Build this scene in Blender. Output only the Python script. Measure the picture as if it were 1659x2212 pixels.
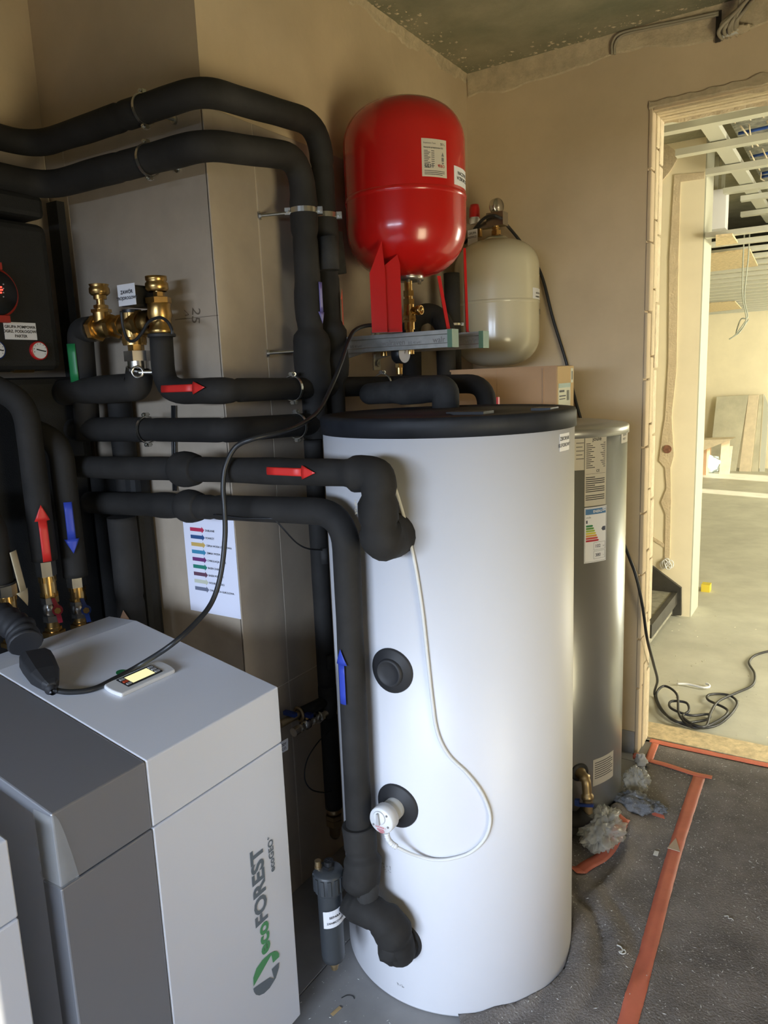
import bpy, bmesh, math, random
from mathutils import Vector, Matrix, noise
random.seed(7)
for o in list(bpy.data.objects): bpy.data.objects.remove(o)
SC = bpy.context.scene
COL = SC.collection
V = Vector
PI = math.pi

# ------------------------------------------------------------------ camera
F_PX, YAW, PITCH, ROLL, EYE = 1600.0, 32.6, 10.3, -2.3, 1.65
def _axes():
    y, p, r = [math.radians(a) for a in (YAW, PITCH, ROLL)]
    fwd = V((-math.sin(y)*math.cos(p), math.cos(y)*math.cos(p), -math.sin(p)))
    right = V((math.cos(y), math.sin(y), 0)); up = right.cross(fwd)
    return right*math.cos(r)+up*math.sin(r), up*math.cos(r)-right*math.sin(r), fwd
C_R, C_U, C_F = _axes()
C_O = V((0, 0, EYE))
cam_d = bpy.data.cameras.new('camera'); cam = bpy.data.objects.new('camera', cam_d); COL.objects.link(cam)
cam_d.sensor_fit = 'VERTICAL'; cam_d.sensor_height = 24.0; cam_d.lens = F_PX/2212*24.0
cam_d.clip_start = 0.02; cam_d.clip_end = 100
m = Matrix((C_R, C_U, -C_F)).transposed().to_4x4(); m.translation = C_O
cam.matrix_world = m
SC.camera = cam

# ------------------------------------------------------------------ world, sun, daylight, side fill, exposure
SC.view_settings.view_transform = 'Standard'; SC.view_settings.look = 'None'
SC.view_settings.gamma = 1.0; SC.view_settings.use_curve_mapping = False
SC.view_settings.exposure = 0.18
wd = bpy.data.worlds.new('sky'); SC.world = wd; wd.use_nodes = True
bg = wd.node_tree.nodes['Background']; bg.inputs[0].default_value = (0.62, 0.78, 1.0, 1); bg.inputs[1].default_value = 0.2
def lamp(name, kind, loc, energy, color, rot=None, size=None, direction=None, spread=None):
    d = bpy.data.lights.new(name, kind); d.energy = energy; d.color = color
    if kind == 'AREA':
        d.shape = 'RECTANGLE'; d.size, d.size_y = size
        if spread: d.spread = math.radians(spread)
    if kind == 'SUN': d.angle = math.radians(0.55)
    o = bpy.data.objects.new(name, d); COL.objects.link(o); o.location = loc
    if direction: o.rotation_euler = V(direction).to_track_quat('-Z', 'Y').to_euler()
    return o
lamp('sun', 'SUN', (6, -6, 8), 10.0, (1.0, 0.92, 0.76), direction=(-0.85, 0.20, -0.33))
lamp('daylight_back', 'AREA', (-0.2, -5.0, 2.30), 590.0, (0.66, 0.79, 1.0), size=(3.6, 1.3), direction=(-0.05, 1, -0.25))
lamp('side_fill', 'AREA', (1.58, 0.60, 0.75), 18.0, (1.0, 0.88, 0.56), size=(0.9, 1.3), direction=(-.62, .58, .52), spread=110)  # added warm fill in an invented doorway, stands in for floor bounce
lamp('daylight_hall', 'AREA', (3.45, 10.6, 1.45), 330.0, (1.0, 0.97, 0.80), size=(3.6, 2.2), direction=(-1, 0, 0))
lamp('daylight_hall_near', 'AREA', (2.6, 3.32, 1.4), 470.0, (1.0, 0.95, 0.78), size=(1.8, 2.1), direction=(-.7, 0.7, -0.25))

# ------------------------------------------------------------------ helpers
def at(px, py, axis, val):
    d = C_F + C_R*((px-829.5)/F_PX) - C_U*((py-1106)/F_PX)
    t = (val-C_O[axis])/d[axis]
    return C_O + d*t
def atp(px, py, p0, n):
    d = C_F + C_R*((px-829.5)/F_PX) - C_U*((py-1106)/F_PX)
    t = (V(p0)-C_O).dot(V(n))/d.dot(V(n))
    return C_O + d*t
def onX(px, py, x): return at(px, py, 0, x)
def onY(px, py, y): return at(px, py, 1, y)
def onZ(px, py, z=0): return at(px, py, 2, z)

MATS = {}
def mat(name, col, rough=0.6, metal=0.0, var=0.0, scale=8.0, bump=0.0, bscale=60.0, var2=None, coat=0.0, alpha=1.0, emit=None, trans=0.0, spec=None):
    if name in MATS: return MATS[name]
    mt = bpy.data.materials.new(name); mt.use_nodes = True
    nt = mt.node_tree; b = nt.nodes['Principled BSDF']
    b.inputs['Base Color'].default_value = (*col, 1); b.inputs['Roughness'].default_value = rough
    b.inputs['Metallic'].default_value = metal
    if spec is not None: b.inputs['Specular IOR Level'].default_value = spec
    if coat: b.inputs['Coat Weight'].default_value = coat; b.inputs['Coat Roughness'].default_value = 0.08
    if alpha < 1: b.inputs['Alpha'].default_value = alpha
    if trans: b.inputs['Transmission Weight'].default_value = trans
    if emit: b.inputs['Emission Color'].default_value = (*emit[:3], 1); b.inputs['Emission Strength'].default_value = emit[3]
    tc = nt.nodes.new('ShaderNodeTexCoord')
    if var or var2:
        nz = nt.nodes.new('ShaderNodeTexNoise'); nz.inputs['Scale'].default_value = scale; nz.inputs['Detail'].default_value = 6; nz.inputs['Roughness'].default_value = 0.6
        nt.links.new(tc.outputs['Object'], nz.inputs['Vector'])
        rp = nt.nodes.new('ShaderNodeValToRGB')
        a = var2 if var2 else tuple(max(0, c*(1-var)) for c in col)
        c2 = tuple(min(1, c*(1+var)) for c in col) if not var2 else col
        rp.color_ramp.elements[0].position = 0.35; rp.color_ramp.elements[1].position = 0.65
        rp.color_ramp.elements[0].color = (*a, 1); rp.color_ramp.elements[1].color = (*c2, 1)
        nt.links.new(nz.outputs['Fac'], rp.inputs['Fac']); nt.links.new(rp.outputs['Color'], b.inputs['Base Color'])
    if bump:
        n2 = nt.nodes.new('ShaderNodeTexNoise'); n2.inputs['Scale'].default_value = bscale; n2.inputs['Detail'].default_value = 5
        nt.links.new(tc.outputs['Object'], n2.inputs['Vector'])
        bp = nt.nodes.new('ShaderNodeBump'); bp.inputs['Strength'].default_value = bump; bp.inputs['Distance'].default_value = 0.01
        nt.links.new(n2.outputs['Fac'], bp.inputs['Height']); nt.links.new(bp.outputs['Normal'], b.inputs['Normal'])
    MATS[name] = mt
    return mt

def speckle(name, base, chip, scale, thr, rough=0.95, var=0.3, vscale=5, bump=0.5, bscale=200):
    mt = mat(name, base, rough, var=var, scale=vscale, bump=bump, bscale=bscale)
    nt = mt.node_tree; b = nt.nodes['Principled BSDF']
    src = b.inputs['Base Color'].links[0].from_socket
    tc = [n for n in nt.nodes if n.type == 'TEX_COORD'][0]
    nz = nt.nodes.new('ShaderNodeTexNoise'); nz.inputs['Scale'].default_value = scale; nz.inputs['Detail'].default_value = 3; nz.inputs['Roughness'].default_value = 0.7
    nt.links.new(tc.outputs['Object'], nz.inputs['Vector'])
    mr = nt.nodes.new('ShaderNodeMapRange'); mr.inputs[1].default_value = thr; mr.inputs[2].default_value = thr+0.06
    nt.links.new(nz.outputs['Fac'], mr.inputs[0])
    mx = nt.nodes.new('ShaderNodeMix'); mx.data_type = 'RGBA'
    nt.links.new(mr.outputs[0], mx.inputs[0]); nt.links.new(src, mx.inputs[6]); mx.inputs[7].default_value = (*chip, 1)
    nt.links.new(mx.outputs[2], b.inputs['Base Color'])
    return mt

M_PLASTER = mat('raw_plaster', (0.56, 0.445, 0.295), 0.9, var=0.10, scale=2.2, bump=0.12, bscale=30)
M_PLASTER_ROUGH = mat('crumbled_plaster', (0.52, 0.43, 0.29), 0.95, var=0.14, scale=25, bump=0.5, bscale=80)
M_CONCRETE = mat('slab_concrete', (0.34, 0.31, 0.21), 0.9, var2=(0.20, 0.20, 0.13), scale=3.0, bump=0.3, bscale=50)
M_TILE = mat('greige_tile', (0.40, 0.335, 0.26), 0.42, var=0.06, scale=9, bump=0.02, bscale=120)
M_GROUT = mat('pale_grout', (0.62, 0.56, 0.46), 0.9)
M_FTILE = mat('grey_floor_tile', (0.27, 0.265, 0.26), 0.5, var=0.10, scale=7)
M_FOAM = mat('black_foam', (0.020, 0.0185, 0.0170), 0.78, spec=0.35, var=0.30, scale=7, bump=0.10, bscale=35)
M_FOAM2 = mat('dusty_foam', (0.031, 0.030, 0.029), 0.8, spec=0.35, var=0.40, scale=11, bump=0.12, bscale=45)
M_EPP = mat('black_epp', (0.010, 0.0098, 0.0095), 0.7, var=0.15, scale=20, bump=0.2, bscale=300)
M_BLACK = mat('black_plastic', (0.014, 0.0145, 0.016), 0.38)
M_BLACKR = mat('black_rubber', (0.02, 0.02, 0.022), 0.6)
M_LID = mat('lid_black', (0.014, 0.016, 0.021), 0.58, spec=0.3, var=0.25, scale=14)
M_SEPGREY = mat('separator_grey', (0.045, 0.05, 0.055), 0.42)
M_TANKW = mat('tank_white_foil', (0.69, 0.69, 0.72), 0.42, var=0.015, scale=3, bump=0.01, bscale=90)
M_SILVER = mat('silver_jacket', (0.36, 0.37, 0.375), 0.30, metal=0.75)
M_SILVLID = mat('silver_lid', (0.42, 0.42, 0.40), 0.35, metal=0.7)
M_RED = mat('gloss_red', (0.50, 0.010, 0.008), 0.22, coat=0.3)
M_REDP = mat('red_plastic', (0.45, 0.012, 0.012), 0.4)
M_CREAM = mat('gloss_cream', (0.56, 0.52, 0.38), 0.25, coat=0.3)
M_BRASS = mat('brass', (0.56, 0.36, 0.13), 0.30, metal=1.0, var=0.12, scale=40)
M_BRASSD = mat('brass_dull', (0.42, 0.31, 0.17), 0.4, metal=0.9)
M_CHROME = mat('zinc_plate', (0.62, 0.62, 0.58), 0.28, metal=1.0)
M_NICKEL = mat('nickel', (0.55, 0.53, 0.49), 0.25, metal=1.0)
M_RAIL = mat('galvanised_rail', (0.46, 0.46, 0.43), 0.42, metal=0.85, var=0.10, scale=30)
M_GREENP = mat('green_plastic', (0.10, 0.20, 0.13), 0.5)
M_HPW = mat('pump_white', (0.77, 0.79, 0.85), 0.36, spec=0.45)
M_HPG = mat('pump_grey', (0.36, 0.365, 0.39), 0.36, metal=0.55)
M_HPGT = mat('pump_grey_gloss', (0.06, 0.064, 0.075), 0.22, metal=0.3)
M_PAPER = mat('paper_white', (0.74, 0.745, 0.78), 0.7)
M_PAPERB = mat('poster_paper', (0.80, 0.82, 0.96), 0.6)
M_INK = mat('ink_black', (0.02, 0.02, 0.025), 0.7)
M_INKG = mat('ink_grey', (0.20, 0.19, 0.18), 0.7)
M_REDA = mat('arrow_red', (0.62, 0.025, 0.02), 0.45)
M_BLUEA = mat('arrow_blue', (0.03, 0.06, 0.42), 0.45)
M_VIOLA = mat('arrow_violet', (0.14, 0.13, 0.42), 0.4)
M_ORNA = mat('arrow_orange', (0.66, 0.09, 0.035), 0.45)
M_BEIGEA = mat('arrow_beige', (0.55, 0.48, 0.33), 0.5)
M_GREENA = mat('arrow_green', (0.015, 0.19, 0.06), 0.4)
M_CABLE = mat('black_cable', (0.018, 0.019, 0.021), 0.42)
M_CABLEW = mat('white_cable', (0.70, 0.70, 0.68), 0.5)
M_CABLEG = mat('grey_cable', (0.34, 0.30, 0.22), 0.7)
M_CARD = mat('cardboard', (0.40, 0.25, 0.14), 0.8, var=0.05, scale=6)
M_CARDY = mat('cardboard_light', (0.52, 0.36, 0.17), 0.8)
M_TAPE = mat('orange_tape', (0.60, 0.16, 0.095), 0.5, var=0.10, scale=10)
M_HALLW = mat('hall_cream', (0.74, 0.66, 0.46), 0.8, var=0.04, scale=3)
M_HALLP = mat('hall_patch', (0.56, 0.46, 0.30), 0.9, var=0.08, scale=14, bump=0.3, bscale=90)
M_HALLW_SHADE = mat('hall_return_shaded', (0.46, 0.45, 0.34), 0.7)  # wall cream darkened so the return face reads as shaded
M_STUD = mat('steel_profile', (0.62, 0.62, 0.52), 0.40, metal=0.4)
M_OSB = mat('osb_board', (0.58, 0.46, 0.26), 0.8, var=0.22, scale=38)
M_HFLOOR = mat('hall_floor', (0.46, 0.45, 0.36), 0.55, var=0.12, scale=3.5, bump=0.08, bscale=40)
M_SLABG = mat('grey_board', (0.47, 0.44, 0.32), 0.85, var=0.13, scale=4)
M_WOODB = mat('pale_wood', (0.62, 0.52, 0.36), 0.7, var=0.08, scale=12)
M_FOIL = mat('foil_insulation', (0.42, 0.42, 0.36), 0.35, metal=0.6, var=0.5, scale=24, bump=0.5, bscale=70)
M_BLUEP = mat('blue_pipe', (0.03, 0.10, 0.45), 0.4)
M_WIRE = mat('grey_wire', (0.32, 0.34, 0.27), 0.6)
M_STEELB = mat('black_steel', (0.035, 0.033, 0.026), 0.5, var=0.3, scale=10)
M_STEP = mat('step_concrete', (0.24, 0.23, 0.17), 0.85, var=0.25, scale=22)
M_BAG = mat('clear_bag', (0.60, 0.59, 0.54), 0.2, alpha=0.42, bump=0.9, bscale=22)
M_FILM = mat('clear_film', (0.70, 0.70, 0.66), 0.15, alpha=0.10, bump=0.3, bscale=40)
M_FELT = speckle('recycled_felt', (0.185, 0.165, 0.150), (0.40, 0.38, 0.34), 150, 0.60, bscale=160)
M_FELTB = speckle('blue_grey_felt', (0.17, 0.178, 0.195), (0.36, 0.37, 0.40), 150, 0.60, bscale=160)
M_CHIP = mat('white_chip', (0.62, 0.62, 0.58), 0.8)
M_SCREEN = mat('lit_screen', (0.5, 0.5, 0.3), 0.3, emit=(0.85, 0.80, 0.42, 0.9))
M_LEDR = mat('red_led', (0.8, 0.02, 0.02), 0.4, emit=(1.0, 0.05, 0.03, 3.0))
M_GLASS = mat('glass_pane', (0.9, 0.95, 1.0), 0.05, trans=1.0, alpha=0.15)
M_FRAME = mat('window_frame', (0.55, 0.55, 0.55), 0.5)
M_PENCIL = mat('pencil', (0.13, 0.10, 0.07), 0.8)
M_YEL = mat('yellow_box', (0.62, 0.48, 0.04), 0.6)
M_BLUEV = mat('valve_blue', (0.012, 0.035, 0.17), 0.4)
M_REDV = mat('valve_red', (0.30, 0.012, 0.03), 0.4)
M_WHITEP = mat('white_plastic', (0.74, 0.74, 0.74), 0.4)
M_GREYP = mat('grey_plastic', (0.42, 0.42, 0.43), 0.5)
M_SOCKET = mat('hole_dark', (0.05, 0.04, 0.03), 0.9)

class MB:
    """collects vertices and faces in world metres"""
    def __init__(s): s.v = []; s.f = []; s.smooth = []
    def add(s, vs, fs, smooth=False):
        n = len(s.v); s.v += [V(p) for p in vs]
        for f in fs: s.f.append([i+n for i in f]); s.smooth.append(smooth)
        return s
    def box(s, a, b):
        (x0, y0, z0), (x1, y1, z1) = a, b
        x0, x1 = min(x0, x1), max(x0, x1); y0, y1 = min(y0, y1), max(y0, y1); z0, z1 = min(z0, z1), max(z0, z1)
        vs = [(x0,y0,z0),(x1,y0,z0),(x1,y1,z0),(x0,y1,z0),(x0,y0,z1),(x1,y0,z1),(x1,y1,z1),(x0,y1,z1)]
        return s.add(vs, [(0,3,2,1),(4,5,6,7),(0,1,5,4),(1,2,6,5),(2,3,7,6),(3,0,4,7)])
    def obox(s, o, ax, ay, az):
        o = V(o); ax = V(ax); ay = V(ay); az = V(az)
        vs = [o, o+ax, o+ax+ay, o+ay, o+az, o+ax+az, o+ax+ay+az, o+ay+az]
        return s.add(vs, [(0,3,2,1),(4,5,6,7),(0,1,5,4),(1,2,6,5),(2,3,7,6),(3,0,4,7)])
    def prism(s, poly, ext):
        ext = V(ext); n = len(poly); poly = [V(p) for p in poly]
        vs = poly + [p+ext for p in poly]
        return s.add(vs, [tuple(range(n-1, -1, -1)), tuple(range(n, 2*n))] + [(i, (i+1) % n, n+(i+1) % n, n+i) for i in range(n)])
    def lathe(s, o, axis, prof, seg=32, smooth=True, a0=0.0, a1=2*PI):
        """prof: list of (radius, height along axis)"""
        o = V(o); w = V(axis).normalized()
        u = w.orthogonal().normalized() if abs(w.z) < 0.99 else V((1, 0, 0))
        v = w.cross(u)
        full = abs(a1-a0-2*PI) < 1e-6
        k = seg if full else seg+1
        vs = []; fs = []
        for (r, h) in prof:
            for i in range(k):
                a = a0+(a1-a0)*i/seg
                vs.append(o+w*h+(u*math.cos(a)+v*math.sin(a))*max(r, 1e-5))
        for j in range(len(prof)-1):
            for i in range(seg):
                i2 = (i+1) % k
                fs.append((j*k+i, j*k+i2, (j+1)*k+i2, (j+1)*k+i))
        return s.add(vs, fs, smooth)
    def cyl(s, a, b, r, seg=20, r2=None, smooth=True):
        a = V(a); b = V(b); L = (b-a).length
        if r2 is None: r2 = r
        s.lathe(a, b-a, [(0, 0), (r, 0)], seg, False); s.lathe(a, b-a, [(r, 0), (r2, L)], seg, smooth); s.lathe(a, b-a, [(r2, L), (0, L)], seg, False)
        return s
    def hexnut(s, a, b, r): return s.cyl(a, b, r, 6, smooth=False)
    def ring(s, o, axis, R, r, seg=28, seg2=8):
        o = V(o); w = V(axis).normalized(); u = w.orthogonal().normalized(); v = w.cross(u)
        vs = []; fs = []
        for i in range(seg):
            a = 2*PI*i/seg; d = u*math.cos(a)+v*math.sin(a)
            for j in range(seg2):
                b = 2*PI*j/seg2; vs.append(o+d*(R+r*math.cos(b))+w*(r*math.sin(b)))
        for i in range(seg):
            for j in range(seg2):
                fs.append((i*seg2+j, ((i+1) % seg)*seg2+j, ((i+1) % seg)*seg2+(j+1) % seg2, i*seg2+(j+1) % seg2))
        return s.add(vs, fs, True)
    def band(s, o, axis, R, w, t, seg=28):
        """flat clamp band"""
        o = V(o); ax = V(axis).normalized()
        return s.lathe(o-ax*w/2, ax, [(R, 0), (R+t, 0), (R+t, w), (R, w), (R, 0)], seg, False)
    def tube(s, pts, r, seg=18, rfun=None, cap=True):
        pts = [V(p) for p in pts]
        n = len(pts); T = []
        for i in range(n):
            a = pts[max(0, i-1)]; b = pts[min(n-1, i+1)]; T.append((b-a).normalized())
        u = T[0].orthogonal().normalized(); L = 0; vs = []; fs = []
        for i in range(n):
            if i: L += (pts[i]-pts[i-1]).length
            u = (u-T[i]*u.dot(T[i])).normalized(); w = T[i].cross(u)
            for j in range(seg):
                a = 2*PI*j/seg; d = u*math.cos(a)+w*math.sin(a)
                rr = rfun(L, pts[i]+d*r) if rfun else r
                vs.append(pts[i]+d*rr)
        for i in range(n-1):
            for j in range(seg):
                j2 = (j+1) % seg; fs.append((i*seg+j, i*seg+j2, (i+1)*seg+j2, (i+1)*seg+j))
        s.add(vs, fs, True)
        if cap:
            k = len(s.v)-len(vs)
            s.f.append([k+j for j in range(seg-1, -1, -1)]); s.smooth.append(False)
            s.f.append([k+(n-1)*seg+j for j in range(seg)]); s.smooth.append(False)
        return s
    def mesh(s, name, org):
        me = bpy.data.meshes.new(name)
        me.from_pydata([tuple(p-org) for p in s.v], [], s.f)
        me.polygons.foreach_set('use_smooth', s.smooth)
        me.validate(); me.update()
        bm = bmesh.new(); bm.from_mesh(me); bmesh.ops.recalc_face_normals(bm, faces=bm.faces); bm.to_mesh(me); bm.free()
        return me
    def base(s):
        xs = [p.x for p in s.v]; ys = [p.y for p in s.v]; zs = [p.z for p in s.v]
        return V(((min(xs)+max(xs))/2, (min(ys)+max(ys))/2, min(zs)))

def root_of(o):
    while o.parent: o = o.parent
    return o
def obj(name, mb, m, parent=None, label=None):
    org = root_of(parent).location.copy() if parent else mb.base()
    me = mb.mesh(name, org); o = bpy.data.objects.new(name, me); COL.objects.link(o)
    me.materials.append(m)
    if parent: o.parent = parent
    else: o.location = org
    if label: o['label'] = label
    return o
def tag(o, label=None, cat=None, group=None, kind=None):
    if label: o['label'] = label
    if cat: o['category'] = cat
    if group: o['group'] = group
    if kind: o['kind'] = kind
    return o
def thing(name, label, cat, loc, group=None):
    o = bpy.data.objects.new(name, None); COL.objects.link(o); o.location = V(loc); o.empty_display_size = 0.05
    return tag(o, label, cat, group)
def struct(name, mb, m, label=None):
    return tag(obj(name, mb, m), label, kind='structure')
def bev(o, w=0.004, seg=2, ang=40):
    md = o.modifiers.new('bevel', 'BEVEL'); md.width = w; md.segments = seg; md.limit_method = 'ANGLE'; md.angle_limit = math.radians(ang)
    return o
def copy_tree(o, parent=None, off=None):
    c = o.copy(); COL.objects.link(c); c.parent = parent
    if off: c.location = o.location+V(off)
    for ch in list(o.children): copy_tree(ch, c)
    return c

def path(pts, fil=0.06, step=0.02, n=8):
    """polyline with rounded corners, resampled"""
    pts = [V(p) for p in pts]
    fl = fil if isinstance(fil, (list, tuple)) else [fil]*len(pts)
    out = [pts[0]]
    for i in range(1, len(pts)-1):
        a, b, c = pts[i-1], pts[i], pts[i+1]
        f = min(fl[i], (a-b).length*0.49, (c-b).length*0.49)
        p0 = b+(a-b).normalized()*f; p1 = b+(c-b).normalized()*f
        for k in range(n+1):
            t = k/n; out.append((p0*(1-t)+b*t)*(1-t)+(b*(1-t)+p1*t)*t)
    out.append(pts[-1])
    res = [out[0]]
    for i in range(1, len(out)):
        d = out[i]-res[-1]; L = (out[i]-out[i-1]).length
        k = max(1, int(L/step))
        for j in range(1, k+1): res.append(out[i-1].lerp(out[i], j/k))
    return [p for i, p in enumerate(res) if i == 0 or (p-res[i-1]).length > 1e-5]
def spline(pts, n=10):
    pts = [V(p) for p in pts]; P = [pts[0]*2-pts[1]]+pts+[pts[-1]*2-pts[-2]]; out = []
    for i in range(1, len(P)-2):
        for k in range(n):
            t = k/n; a, b, c, d = P[i-1], P[i], P[i+1], P[i+2]
            out.append(0.5*((2*b)+(c-a)*t+(2*a-5*b+4*c-d)*t*t+(3*b-a-3*c+d)*t**3))
    out.append(pts[-1]); return out
def foam_r(r, seams=(), wraps=(), lump=0.03, fr=9.0):
    """radius of a foam sleeve: small dents at the seams, lumpy wrapped stretches"""
    def f(L, p):
        k = r*(1+lump*noise.noise(p*fr))
        for sm in seams:
            d = abs(L-sm)
            if d < 0.006: k -= 0.004*(1-d/0.006)
        for (a, b, e) in wraps:
            if a-0.01 < L < b+0.01:
                q = min(1, max(0, (L-a+0.01)/0.02), max(0, (b+0.01-L)/0.02)); q = max(0, q)
                k += q*(e+e*0.45*noise.noise(p*22))
        return k
    return f
def pipe(parent, pts, r, fil=0.06, seams=(), wraps=(), name='insulation', m=None, lump=0.03, seg=20, step=0.015):
    mb = MB(); mb.tube(path(pts, fil, step), r, seg, foam_r(r, seams, wraps, lump))
    return obj(name, mb, m or M_FOAM, parent)

# ---- text and stickers
_txt = {}
def text2d(s, size, align='LEFT', bold=0.0):
    key = (s, bold)
    if key not in _txt:
        cu = bpy.data.curves.new('t', 'FONT'); cu.body = s; cu.size = 1.0; cu.offset = bold; cu.resolution_u = 3
        o = bpy.data.objects.new('t', cu); COL.objects.link(o)
        dg = bpy.context.evaluated_depsgraph_get(); dg.update()
        me = bpy.data.meshes.new_from_object(o.evaluated_get(dg))
        _txt[key] = ([v.co.copy() for v in me.vertices], [list(p.vertices) for p in me.polygons])
        bpy.data.objects.remove(o); bpy.data.curves.remove(cu); bpy.data.meshes.remove(me)
    vs, fs = _txt[key]
    if not vs: return [], []
    x0 = min(v.x for v in vs); x1 = max(v.x for v in vs)
    sh = {'LEFT': -x0, 'CENTER': -(x0+x1)/2, 'RIGHT': -x1}[align]
    return [V(((v.x+sh)*size, v.y*size, 0)) for v in vs], fs
def flat_map(o, U, W):
    o = V(o); U = V(U).normalized(); W = V(W); W = (W-U*W.dot(U)).normalized(); N = U.cross(W)
    return lambda u, v, h: o+U*u+W*v+N*h
def cyl_map(c, r, a0, z0, tilt=0.0):
    """u runs counter-clockwise seen from above (left to right seen from outside)"""
    return lambda u, v, h: V((c[0]+(r+h)*math.cos(a0+u/r), c[1]+(r+h)*math.sin(a0+u/r), z0+v+tilt*u))
def sheet(mb, M, w, h, u0=0, v0=0, lift=0.0006, nu=10, t=0.0006):
    vs = []; fs = []
    for k in (0, 1):
        for j in (0, 1):
            for i in range(nu+1):
                vs.append(M(u0+w*i/nu, v0+h*j, lift-t*(1-k)))
    g = lambda k, j, i: (k*2+j)*(nu+1)+i
    for i in range(nu):
        fs.append((g(1,0,i), g(1,0,i+1), g(1,1,i+1), g(1,1,i)))
        fs.append((g(0,1,i), g(0,1,i+1), g(0,0,i+1), g(0,0,i)))
        fs.append((g(0,0,i), g(0,0,i+1), g(1,0,i+1), g(1,0,i)))
        fs.append((g(1,1,i), g(1,1,i+1), g(0,1,i+1), g(0,1,i)))
    fs += [(g(0,0,0), g(1,0,0), g(1,1,0), g(0,1,0)), (g(0,0,nu), g(0,1,nu), g(1,1,nu), g(1,0,nu))]
    mb.add(vs, fs); return mb
def print_text(mb, M, s, size, u, v, align='LEFT', bold=0.0, lift=0.0011, rot=0.0):
    vs, fs = text2d(s, size, align, bold)
    c, sn = math.cos(rot), math.sin(rot)
    mb.add([M(u+p.x*c-p.y*sn, v+p.x*sn+p.y*c, lift) for p in vs], fs); return mb
def bar(mb, M, u0, v0, u1, v1, lift=0.0010, n=4):
    return sheet(mb, M, u1-u0, v1-v0, u0, v0, lift, n, 0.0003)
def poly_on(mb, M, pts, lift=0.0012):
    mb.add([M(u, v, lift) for u, v in pts], [tuple(range(len(pts)))]); return mb
def sticker(parent, name, M, w, h, lines=(), bars=(), m=None, label=None, ink=None):
    s = obj(name, sheet(MB(), M, w, h), m or M_PAPER, parent, label)
    if lines or bars:
        mb = MB()
        for (t, size, u, v, al, bd) in lines: print_text(mb, M, t, size, u, v, al, bd)
        for b in bars: bar(mb, M, *b)
        obj('lettering', mb, ink or M_INK, s)
    return s
def arrow_on_pipe(parent, a, axis, out, r, L, w, m, label, up=None):
    """arrow sticker bent round a pipe: starts at a (centre of pipe), runs along axis, faces out"""
    ax = V(axis).normalized(); out = V(out); out = (out-ax*out.dot(ax)).normalized(); tn = ax.cross(out)
    a = V(a); rr = r+0.0035
    def M(u, v): th = v/rr; return a+ax*u+(out*math.cos(th)+tn*math.sin(th))*rr
    mb = MB(); nseg = 6; sh = L*0.72
    def strip(u0, u1, w0, w1, n):
        vs = []; fs = []
        for i in range(n+1):
            u = u0+(u1-u0)*i/n; ww = w0+(w1-w0)*i/n
            for j in range(nseg+1): vs.append(M(u, ww*(j/nseg-0.5)))
        for i in range(n):
            for j in range(nseg): q = i*(nseg+1)+j; fs.append((q, q+1, q+nseg+2, q+nseg+1))
        mb.add(vs, fs, True)
    strip(0, sh, w*0.55, w*0.55, 4); strip(sh, L, w, 0.0006, 4)
    o = obj('arrow_sticker', mb, m, parent, label)
    so = o.modifiers.new('thick', 'SOLIDIFY'); so.thickness = 0.0008; so.offset = 1
    return o
def clamp(parent, c, axis, R, wall=None, side=None, name='pipe_clamp', wid=0.008, k=0.7, m=None):
    """zinc clamp band with screws and a rod back to the wall"""
    c = V(c); ax = V(axis).normalized()
    mb = MB(); mb.band(c, ax, R, wid, 0.0025)
    s = V(side) if side is not None else (V((0, 0, 1)) if abs(ax.z) < 0.9 else V((-0.6, -0.8, 0)))
    s = (s-ax*s.dot(ax)).normalized()
    for sg in (1, -1):
        q = c+s*sg*(R+0.008*k)
        t = ax.cross(s)
        mb.obox(q-ax*wid*.7-t*0.008*k-s*0.008*k, ax*wid*1.4, t*0.016*k, s*0.016*k)
        mb.cyl(q-t*0.016*k, q+t*0.020*k, 0.0042*k, 8); mb.hexnut(q+t*0.010*k, q+t*0.016*k, 0.008*k)
    o = obj(name, mb, m or M_CHROME, parent, 'zinc-plated pipe clamp')
    if wall is not None:
        m2 = MB(); m2.cyl(c, wall, 0.0045, 10); d = (V(wall)-c).normalized(); m2.cyl(V(wall)-d*0.006, wall, 0.011, 14)
        obj('threaded_rod', m2, M_CHROME, o)
    return o
# ================================================================== THE ROOM SHELL
WX, WY, FY, NX, CZ = -1.46, 1.5, 3.07, -2.13, 2.88      # tile face of left wall, of the pier, far wall, niche wall, ceiling
fl = struct('floor', MB().box((-2.3, -2.3, -0.12), (1.75, 3.24, -0.006)), M_GROUT, 'grey tiled floor of the plant room')
xe = [-2.138, -1.784, -1.184, -0.584, 0.016, 0.616, 1.216, 1.6]; ye = [-2.2, -1.8, -0.6, 0.6, 1.8, 3.0, 3.22]
for i in range(len(xe)-1):
    for j in range(len(ye)-1):
        bev(obj('tile', MB().box((xe[i]+.0015, ye[j]+.0015, -0.008), (xe[i+1]-.0015, ye[j+1]-.0015, 0)), M_FTILE, fl), .001, 1)
ce = struct('ceiling', MB().box((-2.3, -2.3, CZ), (1.75, 3.24, CZ+0.2)), M_CONCRETE, 'bare dark concrete ceiling slab')
wl = struct('wall_left', MB().box((-2.3, WY+.008, 0), (WX-.008, 3.24, CZ)), M_PLASTER, 'plastered pier and left wall, tiled up to pipe height')
wn = struct('wall_niche', MB().box((-2.3, -2.3, 0), (NX-.008, WY+.008, CZ)), M_PLASTER, 'shaded niche wall behind the heat pumps')
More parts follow.
